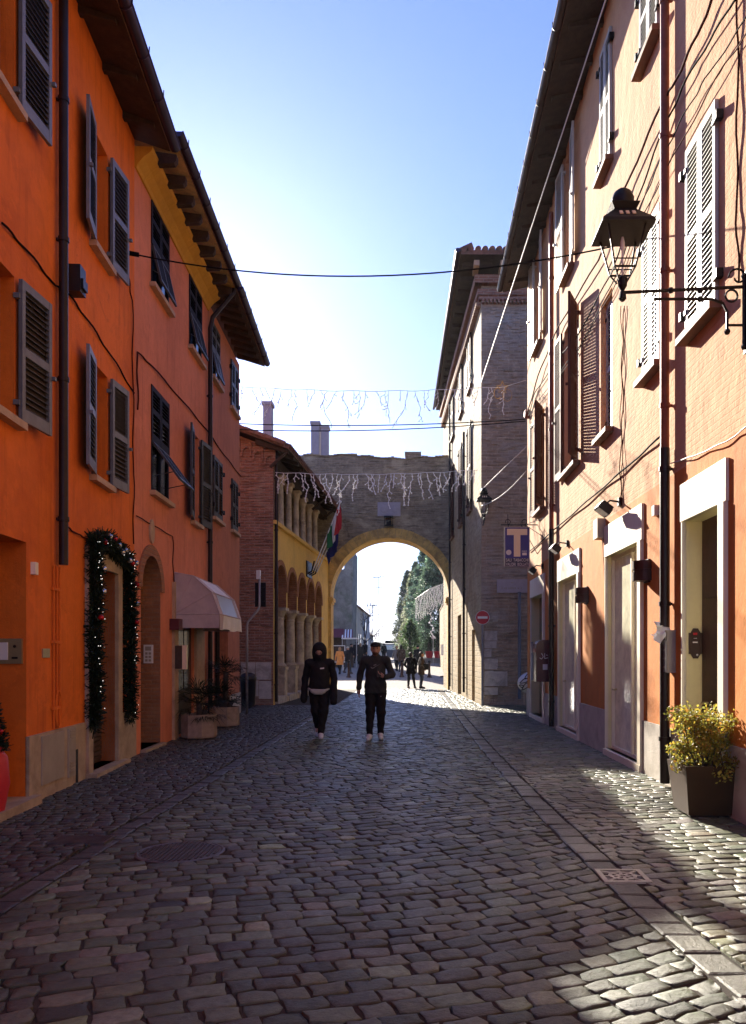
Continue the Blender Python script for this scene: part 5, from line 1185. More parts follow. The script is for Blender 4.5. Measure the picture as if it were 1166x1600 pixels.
# ------------------------------------------------------------------ cables
def wc(W, pts, o, r, mat, label, cat='cable', sagn=0):
    P = []
    for (a, b), (c, d) in zip(pts[:-1], pts[1:]):
        (y0, z0), (y1, z1) = W.YZ(a, b), W.YZ(c, d); n = 6
        for k in range(n): t = k/n; P.append(W.p(y0+(y1-y0)*t, z0+(z1-z0)*t-sagn*4*t*(1-t), o+.012*math.sin(7*t)))
    P.append(W.p(*W.YZ(*pts[-1]), o)); return wire('wall_cable', P, r, mat, label, cat, 0, 'cables along the facades')
wc(WR, [(1140, -40), (1100, 55), (1060, 136), (1045, 159), (985, 292), (942, 407), (879, 509), (850, 575), (828, 645)], .07, .016, 'cable_red', 'thickest reddish cable slanting down the peach wall behind the lantern')
wc(WR, [(1190, -60), (1148, 14), (1088, 109), (1048, 190), (995, 328), (959, 430), (906, 526), (879, 556), (840, 612), (829, 648)], .05, .012, 'cable_black', 'black cable slanting down the peach wall just below the thick one')
wc(WR, [(1190, 10), (1118, 113), (1085, 166), (1045, 240), (1012, 312), (965, 440), (912, 540), (850, 620), (829, 650)], .06, .008, 'cable_black', 'thin black cable slanting down the peach wall with small clips')
wc(WR, [(1190, 35), (1141, 99), (1068, 228), (1012, 334), (960, 460), (900, 560), (832, 650)], .05, .008, 'cable_red', 'lowest thin reddish cable slanting down the peach wall')
wc(WR, [(1156, -20), (1156, 150), (1154, 330), (1158, 440)], .02, .011, 'cable_red', 'thin red upright cable above the big lantern bracket', sagn=0)
wc(WR, [(978, 478), (974, 560), (976, 640), (971, 720), (974, 790)], .02, .008, 'cable_red', 'reddish twisted cable hanging straight down to the floodlight')
wc(WR, [(973, 478), (977, 560), (972, 640), (976, 720), (971, 790)], .025, .006, 'cable_red', 'second strand of the reddish twisted cable down to the floodlight')
wc(WR, [(1041, 678), (985, 728), (930, 775), (880, 818), (829, 862)], .03, .014, 'cable_black', 'black cable running level along the peach wall above the orange paint')
wc(WR, [(1180, 662), (1140, 690), (1090, 712), (1052, 724)], .03, .008, 'cable_white', 'pale cable sagging across the peach wall right of the drainpipe')
jb = MB(); jb.lathe(WR.p(WR.Y(827), pz2(647, WR.Y(827)), 0), [(.12, 0), (.12, .09), (.08, .12)], 14, 0, WR.n); tag(jb.build('junction_box', ['rust_pipe']), 'round rusty junction box at the far corner of the peach house', 'junction box')
wc(WA, [(0, 348), (40, 392), (84, 446), (104, 458), (135, 500), (172, 556), (208, 614)], .02, .012, 'cable_black', 'dark cable sloping across the orange wall between the shutters')
wc(WA, [(191, 398), (198, 430), (205, 470), (206, 600), (207, 740), (207, 850)], .02, .010, 'cable_red', 'upright cable down the seam between orange and terracotta houses')
wc(WA, [(100, 822), (118, 834), (134, 842)], .02, .010, 'cable_red', 'short reddish cable above the garland on the orange wall')
wc(WB, [(213, 640), (213, 550), (236, 572), (285, 628), (322, 672), (350, 712), (376, 745)], .02, .014, 'cable_red', 'reddish cable sloping across the terracotta wall under the upper windows')
wc(WB, [(211, 806), (240, 822), (268, 838), (270, 900), (270, 985)], .02, .009, 'cable_red', 'thin cable stepping down beside the arched brick doorway')
y0_, z0_ = WA.YZ(193, 394); y1_, z1_ = WR.YZ(1012, 373)
wire('overhead_wire', [WA.p(y0_, z0_, .02), WR.p(y1_, z1_, .02)], .011, 'cable_black', 'black wire sagging across the street from orange house to peach house', sag=.42, group='wires over the street')
m = MB(); m.tube([WA.p(y0_, z0_, .02), WA.p(y0_, z0_-.03, .22)], .035, 8); tag(m.build('wire_insulator', ['cable_black']), 'dark insulator where the long black wire meets the orange wall', 'insulator')
wire('overhead_wire', [WR.p(8.6, 11.4, .1), WS.p(24.72, pz2(600, 24.7), .02)], .012, 'cable_white', 'pale taut cable running from the peach house eaves to the palace corner', group='wires over the street')
for dz, lb, sg in ((0, 'upper black wire of the close pair strung before the gate', .10), (-.16, 'lower sagging black wire of the close pair strung before the gate', .12)):
    wire('overhead_wire', [WB.p(21.4, pz2(662, 21.4)+dz, .02), WR.p(20.75, pz2(655, 20.75)+dz*.3, .05)], .014, 'cable_black', lb, sag=sg, group='wires over the street')
wire('overhead_wire', [(px2(756, 24.3), 24.3, pz2(762, 24.3)), WR.p(20.7, pz2(698, 20.7), .05)], .012, 'cable_white', 'pale cable rising from the corner lantern to the peach house', group='wires over the street')
wire('overhead_wire', [(px2(753, 24.3), 24.3, pz2(790, 24.3)), WR.p(20.7, pz2(736, 20.7), .05)], .012, 'cable_white', 'lower pale cable sagging from corner lantern to the peach house', sag=.15, group='wires over the street')
def icicles(a, b, sag, n, lmin, lmax, label, r=.007, seed=3):
    rr = random.Random(seed); a, b = V(a), V(b); m = MB(); P = lambda t: a+(b-a)*t-V(0, 0, sag*4*t*(1-t)+.012*math.sin(t*40))
    m.tube([P(k/40) for k in range(41)], .008, 5)
    for k in range(n):
        t = (k+rr.uniform(.15, .85))/n; p = P(t); L = rr.uniform(lmin, lmax)*(.45+.55*abs(math.sin(k*1.1))); pts = [p]; q = V(p); dx = rr.uniform(-.25, .25)
        while L > 0: q = q+V(rr.gauss(dx, .3)*.09, rr.gauss(0, .3)*.05, -.09); dx += rr.gauss(0, .12); pts.append(V(q)); L -= .09
        if len(pts) > 1: m.tube(pts, r, 4)
        for i, v in enumerate(pts[1:]): m.ball(v, r*2.3, 0, 6); 
        for i in range(1, len(pts)-1):
            if rr.random() < .35: e = pts[i]+V(rr.uniform(-.10, .10), 0, -rr.uniform(.03, .10)); m.tube([pts[i], e], r*.9, 4); m.ball(e, r*2.3, 0, 6)
    return tag(m.build('icicle_lights', ['icicle']), label, 'string lights', 'icicle light strings over the street')
icicles(WB.p(21.4, pz2(604, 21.4), .05), (px2(790, 20.9), 20.9, pz2(604, 20.9)), .12, 34, .35, 1.05, 'unlit icicle light string hanging against the sky above the gate', seed=3)
wire('overhead_wire', [(px2(790, 20.9), 20.9, pz2(604, 20.9)), WR.p(20.7, pz2(594, 20.7), .05)], .007, 'cable_white', 'short wire tying the upper icicle lights to the peach house', group='wires over the street')
icicles(WL.p(24.75, pz2(738, 24.75), .05), WS.p(25.0, pz2(734, 25.0), .05), .10, 38, .40, 1.25, 'unlit icicle light string hanging in front of the dark gate wall', r=.0105, seed=8)
sx_, sz_ = px2(785, 20.9), pz2(606, 20.9); m = MB(); pts = []
for k in range(10): r = .17 if k % 2 == 0 else .07; a = math.pi/2+k*math.pi/5; pts.append((sx_+r*math.cos(a), 20.88, sz_+r*math.sin(a)))
m.tube(pts+[pts[0]], .012, 5); m.tube([(sx_+.13+.12*math.cos(t), 20.88, sz_-.2+.16*math.sin(t)) for t in np.linspace(0, 6.28, 14)], .006, 4); m.tube([(sx_-.12+.1*math.cos(t), 20.88, sz_-.15+.14*math.sin(t)) for t in np.linspace(1, 5.5, 12)], .012, 4)
tag(m.build('star_ornament', ['yellow_stone']), 'golden wire star ornament on the upper light string before the palace', 'ornament')
# ------------------------------------------------------------------ people: smooth-blended distance fields turned into one continuous surface
def s_cone(a, b, ra, rb): return ('c', V(a), V(b), ra, rb)
def s_ell(c, r): return ('e', V(c), V(r))
def s_eval(pr, P):
    if pr[0] == 'c':
        _, a, b, ra, rb = pr; ba = b-a; t = np.clip(((P-a)@ba)/(ba@ba+1e-9), 0, 1); return np.linalg.norm(P-a-t[..., None]*ba, axis=-1)-(ra+(rb-ra)*t)
    _, c, r = pr; q = P-c; k0 = np.linalg.norm(q/r, axis=-1); k1 = np.linalg.norm(q/(r*r), axis=-1); return k0*(k0-1)/(k1+1e-9)
def s_union(prs, P, k):
    d = None
    for pr in prs:
        e = s_eval(pr, P)
        if d is None: d = e
        else: h = np.clip(.5+.5*(e-d)/k, 0, 1); d = e+(d-e)*h-k*h*(1-h)
    return d
def nets(fn, lo, hi, h):
    lo = V(lo); n = np.ceil((V(hi)-lo)/h).astype(int)+1
    ax = [lo[i]+h*np.arange(n[i]) for i in range(3)]; G_ = np.stack(np.meshgrid(*ax, indexing='ij'), -1); D = fn(G_)
    sgn = D < 0; idx = -np.ones(tuple(n-1), dtype=int); c8 = [(i, j, k) for i in (0, 1) for j in (0, 1) for k in (0, 1)]
    sl_ = lambda A, c: A[c[0]:n[0]-1+c[0], c[1]:n[1]-1+c[1], c[2]:n[2]-1+c[2]]
    cnt = sum(sl_(sgn, c).astype(int) for c in c8); act = (cnt > 0) & (cnt < 8); ijk = np.argwhere(act); idx[act] = np.arange(len(ijk))
    acc = np.zeros((len(ijk), 3)); w = np.zeros(len(ijk))
    for a in range(8):
        for b in range(a+1, 8):
            if sum(abs(p-q) for p, q in zip(c8[a], c8[b])) != 1: continue
            ia, ib = ijk+np.array(c8[a]), ijk+np.array(c8[b]); da, db = D[tuple(ia.T)], D[tuple(ib.T)]; cr = (da < 0) != (db < 0); t = np.where(cr, da/(da-db+1e-12), 0)
            acc += np.where(cr[:, None], ia+(ib-ia)*t[:, None], 0); w += cr
    Vt = lo+acc/w[:, None]*h; faces = []
    for axi in range(3):
        o = [0, 0, 0]; o[axi] = 1; A = sgn[:n[0]-o[0], :n[1]-o[1], :n[2]-o[2]]; B = sgn[o[0]:, o[1]:, o[2]:]; u, v = (axi+1) % 3, (axi+2) % 3
        for flip in (False, True):
            e = np.argwhere((A & ~B) if not flip else (~A & B)); e = e[(e[:, u] > 0) & (e[:, v] > 0) & (e[:, u] < n[u]-1) & (e[:, v] < n[v]-1)]
            if not len(e): continue
            du = np.zeros(3, int); du[u] = 1; dv = np.zeros(3, int); dv[v] = 1; q = [idx[tuple((e-du-dv).T)], idx[tuple((e-dv).T)], idx[tuple(e.T)], idx[tuple((e-du).T)]]
            if flip: q = q[::-1]
            faces.append(np.stack(q, 1))
    return Vt, np.concatenate(faces)
def add_sdf(mb, prs, k, h, T, cut=None, mi=None, sub=None, wr=0):
    pts = np.array([p for pr in prs for p in ((pr[1]-max(pr[3:]), pr[1]+max(pr[3:]), pr[2]-max(pr[3:]), pr[2]+max(pr[3:])) if pr[0] == 'c' else (pr[1]-pr[2], pr[1]+pr[2]))])
    lo, hi = pts.min(0)-2.5*h-k*.5, pts.max(0)+2.5*h+k*.5
    def fn(P):
        d = s_union(prs, P, k)
        if wr: d = d+wr*np.sin(P[..., 2]*38+4*np.sin(P[..., 0]*14))*np.sin(P[..., 0]*23+P[..., 1]*17)
        if cut is not None:
            for (pn, off) in cut: d = np.maximum(d, P@V(pn)-off)
        if sub is not None: d = np.maximum(d, -s_union(sub, P, .02))
        return d
    v, f = nets(fn, lo, hi, h); c = v[f].mean(1); o = len(mb.v); tv = T(v)
    mb.v += [tuple(p) for p in tv]; mb.f += [tuple(int(i)+o for i in q) for q in f]; mb.m += [mi(x) if mi else 0 for x in c] if mi else [0]*len(f); mb.t += [(1, 1, 1)]*len(v)
    return fn
def hand(mb, w, d, pal, T, k=1.0, curl=.5, thumb=1):
    """palm + four unequal bent fingers + thumb from the wrist w, pointing along d, palm facing pal"""
    d, pal = nrm(d), nrm(pal); s = nrm(np.cross(d, pal)); w = V(w); TP = lambda L: [tuple(T(np.array([p]))[0]) for p in L]
    mb.tube(TP([w-d*.02*k, w+d*.03*k, w+d*.09*k]), [.026*k, .034*k, .030*k], 8)
    for j, L in enumerate((.068, .078, .073, .058)):
        b = w+d*.085*k+s*(j-1.5)*.018*k; pts = [b-d*.02*k]; a = 0; p = b; dd = d
        for q in range(3):
            pts.append(p); a += curl*(.35, .5, .4)[q]; dd = d*math.cos(a)+pal*math.sin(a); p = p+dd*L*k*(.45, .32, .23)[q]
        pts.append(p); mb.tube(TP(pts), [.009*k, .009*k, .0085*k, .008*k, .006*k], 6)
    b = w+d*.03*k-s*thumb*.028*k; mb.tube(TP([b, b-s*thumb*.025*k+d*.025*k+pal*.012*k, b-s*thumb*.022*k+d*.055*k+pal*.026*k]), [.011*k, .010*k, .008*k], 6)
def person(label, x, y, z, yaw, hgt, J=None, coat='black_cloth', coat_len=.88, legs='black_cloth', hair='hair_dark', shoe='black_cloth', hat=None, h=.03, coat_w=1.0, sleeve=.035, group=None, extras=None, skirt=0, hood=False, beard=False, hands=True, slx=0, lw=1.0):
    j = dict(pel=(0, 0, .95), che=(0, 0, 1.28), nec=(0, 0, 1.46), hea=(0, -.015, 1.63), shL=(-.185, 0, 1.42), shR=(.185, 0, 1.42), elL=(-.24, .03, 1.14), elR=(.24, .03, 1.14), wrL=(-.25, -.04, .90), wrR=(.25, -.04, .90),
             hiL=(-.09, 0, .92), hiR=(.09, 0, .92), knL=(-.10, -.02, .50), knR=(.10, -.02, .50), anL=(-.10, .03, .09), anR=(.10, .03, .09))
    j.update(J or {}); j = {k: V(v) for k, v in j.items()}; s = hgt/1.76; ca, sa = math.cos(yaw), math.sin(yaw)
    def T(P): P = P*s; return np.stack([P[:, 0]*ca-P[:, 1]*sa+x, P[:, 0]*sa+P[:, 1]*ca+y, P[:, 2]+z], 1)
    he = j['hea']; fwd = nrm(V(0, -1, -.0) if 'look' not in j else j['look']); up = nrm(V(0, 0, 1)-fwd*fwd[2])
    body = [s_ell(he+up*.02, (.078, .096, .108)), s_cone(he-up*.05+fwd*.03, he-up*.085+fwd*.045, .055, .04), s_cone(he-up*.01+fwd*.09, he-up*.03+fwd*.105, .013, .017), s_cone(he+fwd*.078+up*.03-V(.035, 0, 0), he+fwd*.078+up*.03+V(.035, 0, 0), .014, .014), s_cone(he-up*.068+fwd*.088-V(.018, 0, 0), he-up*.068+fwd*.088+V(.018, 0, 0), .009, .009),
            s_ell(he+V(.08, .005, .0), (.012, .022, .032)), s_ell(he+V(-.08, .005, .0), (.012, .022, .032)), s_cone(j['nec'], he-up*.06, .056, .052), s_cone(j['nec']-V(0, 0, .03), j['che'], .09, .125), s_cone(j['che'], j['pel'], .13, .12), s_cone(j['shL'], j['shR'], .06, .06)]
    for q in 'LR': body += [s_cone(j['sh'+q], j['el'+q], .048, .038), s_cone(j['el'+q], j['wr'+q], .036, .026), s_cone(j['hi'+q], j['kn'+q], .08, .05), s_cone(j['kn'+q], j['an'+q], .05, .034), s_cone(j['an'+q], j['an'+q]+V(0, -.13, -.05), .035, .028)]
    mb = MB(); bm = (lambda c: 1 if (c[2] < he[2]-.05 and c[2] > he[2]-.11 and c[1] < he[1]-.015 and not (abs(c[0]) < .02 and c[2] > he[2]-.02)) else 0) if beard else None
    add_sdf(mb, body, .03, min(h, .022) if h < .03 else h, T, mi=bm)
    if h < .03:
        for sx in (-1, 1):
            e_ = [he+fwd*.088+up*.022+V(sx*.032, 0, 0), he+fwd*.09+up*.042+V(sx*.032, 0, 0)]; tv_ = T(np.array(e_)); mb.ball(tv_[0], .011, 1, 8); mb.ball(tv_[1], .013, 1, 8, .4)
    if hands:
        for q, sg in (('L', 1), ('R', -1)):
            d = j.get('hd'+q, nrm(j['wr'+q]-j['el'+q])); pal = j.get('pa'+q, V(sg, .1, 0)); hand(mb, j['wr'+q]+nrm(d)*.015, d, pal, lambda P: T(P), 1, j.get('cu'+q, V(.6, 0, 0))[0], j.get('th'+q, V(sg, 0, 0))[0])
    o = mb.build('person', ['skin', 'beard'], None, smooth=True, loc=(x, y, z)); tag(o, label, 'person', group)
    m = MB(); w = coat_w
    ct = [s_cone(j['nec']-V(0, 0, .05), j['che'], .085*w, .145*w), s_cone(j['shL']*V(.9, 1, 1), j['shR']*V(.9, 1, 1), .075*w, .075*w), s_cone(j['che']+V(.045, 0, 0), j['pel']+V(.05, 0, .05), .13*w, .13*w), s_cone(j['che']-V(.045, 0, 0), j['pel']+V(-.05, 0, .05), .13*w, .13*w)]
    if coat_len < .85:
        for sx in (-1, 1): ct.append(s_cone(j['pel']+V(sx*.05, 0, .05), V(j['pel'][0]+sx*(.07+skirt), j['pel'][1], coat_len-.05), .135*w, .135*w+skirt*.6))
    arms = []
    for q in 'LR': arms += [s_cone(j['sh'+q]*V(.8, 1, 1), j['sh'+q], .07*w, .068*w), s_cone(j['sh'+q], j['el'+q], .066*w, .057*w), s_cone(j['el'+q], j['wr'+q]+nrm(j['wr'+q]-j['el'+q])*slx, .056*w, .042+sleeve*.2)]
    if hood: ct += [s_cone(j['nec']+V(0, .03, .02), he+V(0, .02, -.05), .11, .115)]
    else: ct += [s_cone(j['nec']-V(0, 0, .04), j['nec']+V(0, -.005, .035), .095, .078)]
    for half in (arms[:3], arms[3:]): add_sdf(m, half, .03, h, T, wr=.005 if h < .03 else 0)
    cf = add_sdf(m, ct+[arms[0], arms[3]], .035, h, T, cut=[((0, 0, -1), -coat_len)], sub=None, wr=.006 if h < .03 else 0); m.build('jacket' if coat_len > .8 else 'coat', [coat], o, smooth=True)
    m = MB(); lg = [s_cone(j['pel'], (j['hiL']+j['hiR'])/2, .135, .13)]
    for q in 'LR': lg += [s_cone(j['hi'+q]+V(0, 0, .02), j['kn'+q], .105*lw, .072*lw), s_cone(j['kn'+q], j['an'+q]+V(0, 0, .03), .074*lw, .052*lw)]
    add_sdf(m, lg, .03, h, T, cut=[((0, 0, 1), 1.04)], wr=.006 if h < .03 else 0); m.build('trousers', [legs], o, smooth=True)
    for q in 'LR':
        m = MB(); a = j['an'+q]; t = j.get('to'+q, V(0, -1, 0)); tz = j.get('tz'+q, V(0, 0, 0))[0]; zz = V(0, 0, tz)
        heel = V(a[0], a[1]+.02, a[2]-.045); toe = V(a[0]+t[0]*.17, a[1]+t[1]*.17, a[2]-.055+tz)
        add_sdf(m, [s_cone(heel, toe, .042, .038), s_cone(a, heel, .045, .045), s_cone(a, toe, .045, .03)], .03, min(h, .018), T, cut=[((0, 0, -1), -(a[2]-.088+min(0, tz)))]); m.build('shoe', [shoe], o, smooth=True)
    m = MB()
    if hood:
        add_sdf(m, [s_ell(he+V(0, .03, .035), (.135, .145, .165)), s_cone(he+V(0, .03, -.05), j['nec']+V(0, .02, .03), .125, .13)], .05, min(h, .018), T, sub=[s_ell(he+fwd*.13-up*.02, (.075, .13, .108)), s_ell(he+up*.0, (.085, .105, .115))]); m.build('hood', [coat], o, smooth=True)
    elif hat:
        add_sdf(m, [s_ell(he+V(0, .01, .06), (.094, .112, .078))], .02, min(h, .018), T, cut=[((0, -.25, -1), -(he[2]+.035)-.25*he[1])])
        if hat[1]: add_sdf(m, [s_ell(he+V(0, -.11, .055), (.075, .075, .012))], .01, .012, T)
        m.build('cap', [hat[0]], o, smooth=True)
    else:
        add_sdf(m, [s_ell(he+V(0, .02, .035), (.09, .107, .108)), s_cone(he+V(0, .06, 0), he+V(0, .06, -.10 if hair != 'hair_dark' else -.04), .08, .07)], .03, min(h, .022), T, sub=[s_ell(he+fwd*.11-up*.03, (.068, .10, .10))]); m.build('hair', [hair], o, smooth=True)
    return o, T, cf, j
def front_patch(par, cf, T, poly, mat, name, y0=-.35, lift=.006):
    m = MB(); P = []
    for (px_, pz_) in poly:
        y = y0
        for _ in range(60):
            d = float(cf(np.array([[px_, y, pz_]]))[0])
            if d < .001: break
            y += max(d*.6, .001)
        P.append((px_, y-lift, pz_))
    tv = T(np.array(P)); n = len(P)//2
    m.add(tv, [(i, i+1, 2*n-2-i, 2*n-1-i) for i in range(n-1)]); return m.build(name, [mat], par)
# hooded walker on the left
xm, ym = gp(500, 1153)
p1, T1, c1, j1 = person('person in black hooded jacket with pale waist bag walking head down', xm, ym-.05, 0, 0, 1.77, dict(
    hea=(.0, -.05, 1.60), look=(0.06, -.9, -.42), nec=(0, .0, 1.45), shL=(-.205, .0, 1.40), shR=(.205, .0, 1.40), elL=(-.275, .05, 1.12), elR=(.27, .02, 1.12), wrL=(-.285, .02, .90), wrR=(.275, -.10, .86),
    hiL=(-.09, 0, .92), hiR=(.09, 0, .92), knL=(-.075, .0, .50), knR=(.085, -.06, .50), anL=(-.055, .20, .16), anR=(.035, -.10, .09), tzL=(-.05, 0, 0), toL=(.05, -1, 0), toR=(.15, -1, 0)),
    coat='black_cloth', coat_len=.90, legs='black_cloth', shoe='shoe_white', h=.02, coat_w=1.09, hood=True, hands=True, sleeve=.13, slx=.185, lw=1.16)
front_patch(p1, c1, T1, [(.03, 1.315), (.10, 1.322), (.10, 1.298), (.03, 1.292)], 'text_pale', 'chest_mark')
m = MB(); add_sdf(m, [s_cone((-.11, -.145, .885), (.09, -.15, .88), .04, .04), s_cone((-.07, -.15, .855), (.05, -.155, .85), .035, .035), s_cone((-.2, -.05, .93), (-.11, -.145, .885), .02, .03), s_cone((.09, -.15, .88), (.18, -.06, .925), .03, .02)], .02, .014, T1)
tag(m.build('waist_bag', ['cream_cloth'], None, smooth=True), 'pale bum bag worn at the waist under the black hooded jacket', 'bag')
front_patch(p1, lambda P: s_union([s_cone((.09, 0, .94), (.085, -.06, .5), .107, .074)], P, .03), T1, [(.075, .775), (.135, .785), (.135, .768), (.075, .76)], 'text_pale', 'trouser_mark')
# capped walker on the right
xm, ym = gp(587, 1156)
p2, T2, c2, j2 = person('bearded person in black cap and dark sweater with pale tick mark walking with a phone', xm, ym, 0, 0, 1.80, dict(
    hea=(.0, -.02, 1.63), look=(.05, -1, -.06), shL=(-.20, 0, 1.43), shR=(.20, 0, 1.43), elL=(-.285, .05, 1.17), wrL=(-.30, .0, .93), elR=(.30, -.02, 1.17), wrR=(.185, -.24, 1.135), hdR=(-.85, -.25, .35), paR=(-.1, .3, .9), cuR=(1.0, 0, 0), thR=(1, 0, 0), hdL=(-.05, -.05, -1), paL=(1, .1, 0), cuL=(.45, 0, 0),
    knL=(-.095, -.03, .50), knR=(.10, -.02, .50), anL=(-.105, -.06, .09), anR=(.085, .10, .095), toL=(-.12, -1, 0), toR=(.12, -1, 0)),
    coat='dark_grey_cloth', coat_len=.84, legs='black_cloth', shoe='shoe_white', h=.02, coat_w=1.04, lw=1.1, hat=('black_cloth', True), beard=True)
sw = [(-.085, 1.275), (-.06, 1.258), (-.035, 1.262), (.0, 1.282), (.05, 1.306), (.095, 1.326), (.095, 1.326), (.05, 1.300), (.0, 1.270), (-.035, 1.243), (-.065, 1.236), (-.092, 1.256)]
front_patch(p2, c2, T2, [(a*.95+.005, b+.045) for a, b in sw], 'grey_cloth', 'chest_mark')
front_patch(p2, c2, T2, [(-.03+.0, 1.352), (.02, 1.366), (.02, 1.348), (-.03, 1.334)], 'grey_cloth', 'chest_mark')
front_patch(p2, lambda P: s_union([s_cone((.09, 0, .94), (.10, -.02, .5), .107, .074)], P, .03), T2, [(.07, .79), (.105, .80), (.105, .782), (.07, .772)], 'text_pale', 'trouser_mark')
m = MB(); c = T2(np.array([[.075, -.285, 1.205]]))[0]; m.obox(c, nrm((1, .3, .1)), nrm((.3, -1, .5)), -.036, .036, -.005, .005, -.07, .07, 0, nrm((-.05, .45, .9))); tag(m.build('phone', ['black_plastic']), 'dark phone held up in the capped person\'s hand', 'phone')
m = MB()
# people in the square
PG = 'people strolling in the square'
walk = dict(knL=(-.08, -.12, .52), anL=(-.09, -.20, .10), knR=(.09, .06, .5), anR=(.09, .26, .16), elL=(-.24, .10, 1.15), wrL=(-.22, .10, .92), elR=(.25, -.05, 1.15), wrR=(.22, -.2, .95))
def spot(px, py, Y): return px2(px, Y), Y, gz(Y)
pock = dict(elL=(-.30, .06, 1.16), wrL=(-.2, -.10, .98), elR=(.30, .06, 1.16), wrR=(.2, -.10, .98))
person('person in black knee length coat standing legs apart, left of the pair beyond the gate', *spot(642, 1078, 36.9), math.pi*.9, 1.66, dict(pock, knL=(-.14, 0, .5), anL=(-.21, .02, .09), knR=(.10, 0, .5), anR=(.12, .02, .09)), 'black_cloth', .70, 'black_cloth', 'hair_dark', 'grey_cloth', h=.026, coat_w=1.12, skirt=.03, group=PG)
bo = person('person in dark brown coat with a shoulder bag, right of the pair beyond the gate', *spot(658.5, 1078, 36.7), math.pi*.55, 1.68, dict(pock), 'brown_cloth', .66, 'denim', 'hair_dark', 'black_cloth', h=.026, coat_w=1.06, skirt=.02, group=PG)[0]
m = MB(); xb, yb2, zb2 = spot(665.5, 0, 36.65); m.box(xb-.10, xb+.14, yb2-.16, yb2+.10, zb2+.86, zb2+1.14); m.tube([(xb, yb2, zb2+1.1), (xb-.12, yb2, zb2+1.4)], .015, 5); tag(m.build('shoulder_bag', ['black_cloth']), 'black shoulder bag carried by the person in the brown coat', 'bag')
person('person with fair hair in orange coat seen from behind near the food stall', *spot(531, 1054, 48.5), math.pi*1.15, 1.66, walk, 'orange_cloth', .62, 'black_cloth', 'hair_fair', 'black_cloth', h=.035, skirt=.03, group=PG)
person('person in dark jacket and pale woolly hat beside the orange coat', *spot(543.5, 1053, 49), math.pi*.8, 1.68, walk, 'black_cloth', .80, 'denim', 'hair_dark', 'brown_cloth', hat=('cream_cloth', False), h=.035, coat_w=1.08, group=PG)
person('tall person in long dark coat among the group by the stall', *spot(557, 1034, 62), 2.9, 1.78, walk, 'black_cloth', .60, 'black_cloth', h=.04, coat_w=1.12, skirt=.03, group=PG)
person('person in dark dress coat with pale scarf amid the group by the stall', *spot(563.5, 1034, 60), 3.3, 1.68, {}, 'dark_grey_cloth', .32, 'black_cloth', 'hair_fair', h=.04, skirt=.08, group=PG)
person('person in dark jacket at the right end of the group by the stall', *spot(570.5, 1034, 63), 2.6, 1.76, walk, 'black_cloth', .78, 'denim', h=.04, coat_w=1.1, group=PG)
person('person in black hat and dark clothes standing close to the stall counter', *spot(549, 1038, 57), 2.2, 1.7, {}, 'black_cloth', .7, 'black_cloth', hat=('black_cloth', False), h=.04, group=PG)
person('person in grey brown parka walking away behind the pair', *spot(627, 1046, 50), 3.1, 1.74, walk, 'brown_cloth', .72, 'denim', 'hair_dark', h=.035, coat_w=1.12, group=PG)
person('person in light grey jacket walking beside the brown parka', *spot(620, 1044, 52), 3.4, 1.66, walk, 'grey_cloth', .76, 'black_cloth', 'hair_fair', h=.035, group=PG)
person('person in black jacket and dark hat facing the trees behind the pair', *spot(653, 1044, 50), 3.2, 1.72, {}, 'black_cloth', .78, 'black_cloth', hat=('black_cloth', False), h=.035, coat_w=1.1, group=PG)
person('distant person in dark clothes beside the roof box car', *spot(600, 1034, 74), 3.2, 1.74, walk, 'black_cloth', .78, 'black_cloth', h=.045, group=PG)
# bollards
def bollard(x, y, label):
    z = gz(y); o = thing('bollard', label, 'bollard', (x, y, z), 'iron bollards in the square'); m = MB()
    m.lathe((x, y, z), [(.15, 0), (.15, .06), (.10, .10), (.085, .2), (.065, .3), (.055, .75), (.075, .78), (.075, .81), (.05, .83)], 14); m.build('post', ['brown_metal'], o, smooth=True, angle=40)
    m = MB(); m.lathe((x, y, z), [(.05, .83), (.085, .88), (.07, .95), (.02, .98)], 14); m.build('cap', ['dark_iron'], o, smooth=True); return o
b0 = bollard(px2(628, 46), 46, 'iron bollard left of the standing pair beyond the gate')
for px_, y_, lb in ((671, 45.5, 'iron bollard right of the standing pair beyond the gate'), (545, 45.5, 'iron bollard in front of the orange coat near the stall')): dup(b0, (px2(px_, y_), y_, gz(y_)), lb)
# ------------------------------------------------------------------ the square's buildings and far things
m = MB(); Y = 62; z0 = gz(Y)-.05; X = lambda p: px2(p, Y); Z = lambda p: pz2(p, Y)
pl_ = [(-12, z0), (X(549), z0), (X(549.5), Z(960)), (X(551), Z(930)), (X(551.5), Z(858)), (X(546), Z(852)), (X(540), Z(858)), (X(538), Z(868)), (X(539.5), Z(878)), (X(537.5), Z(889)), (X(527), Z(892)), (X(520), Z(886)), (X(512), Z(890)), (-12, Z(886))]
m.prism([(a, Y, b) for a, b in pl_], (0, 5, 0)); 
for k in range(150):
    x = random.uniform(-9, X(548)); z = random.uniform(z0, Z(892)); s_ = random.uniform(.08, .3); m.box(x-s_, x+s_, Y-random.uniform(.02, .10), Y+.02, z, z+s_*.6)
tag(m.build('ruined_tower', ['tower_stone']), 'ruined grey stone tower with a broken notched top, seen left through the arch', 'tower')
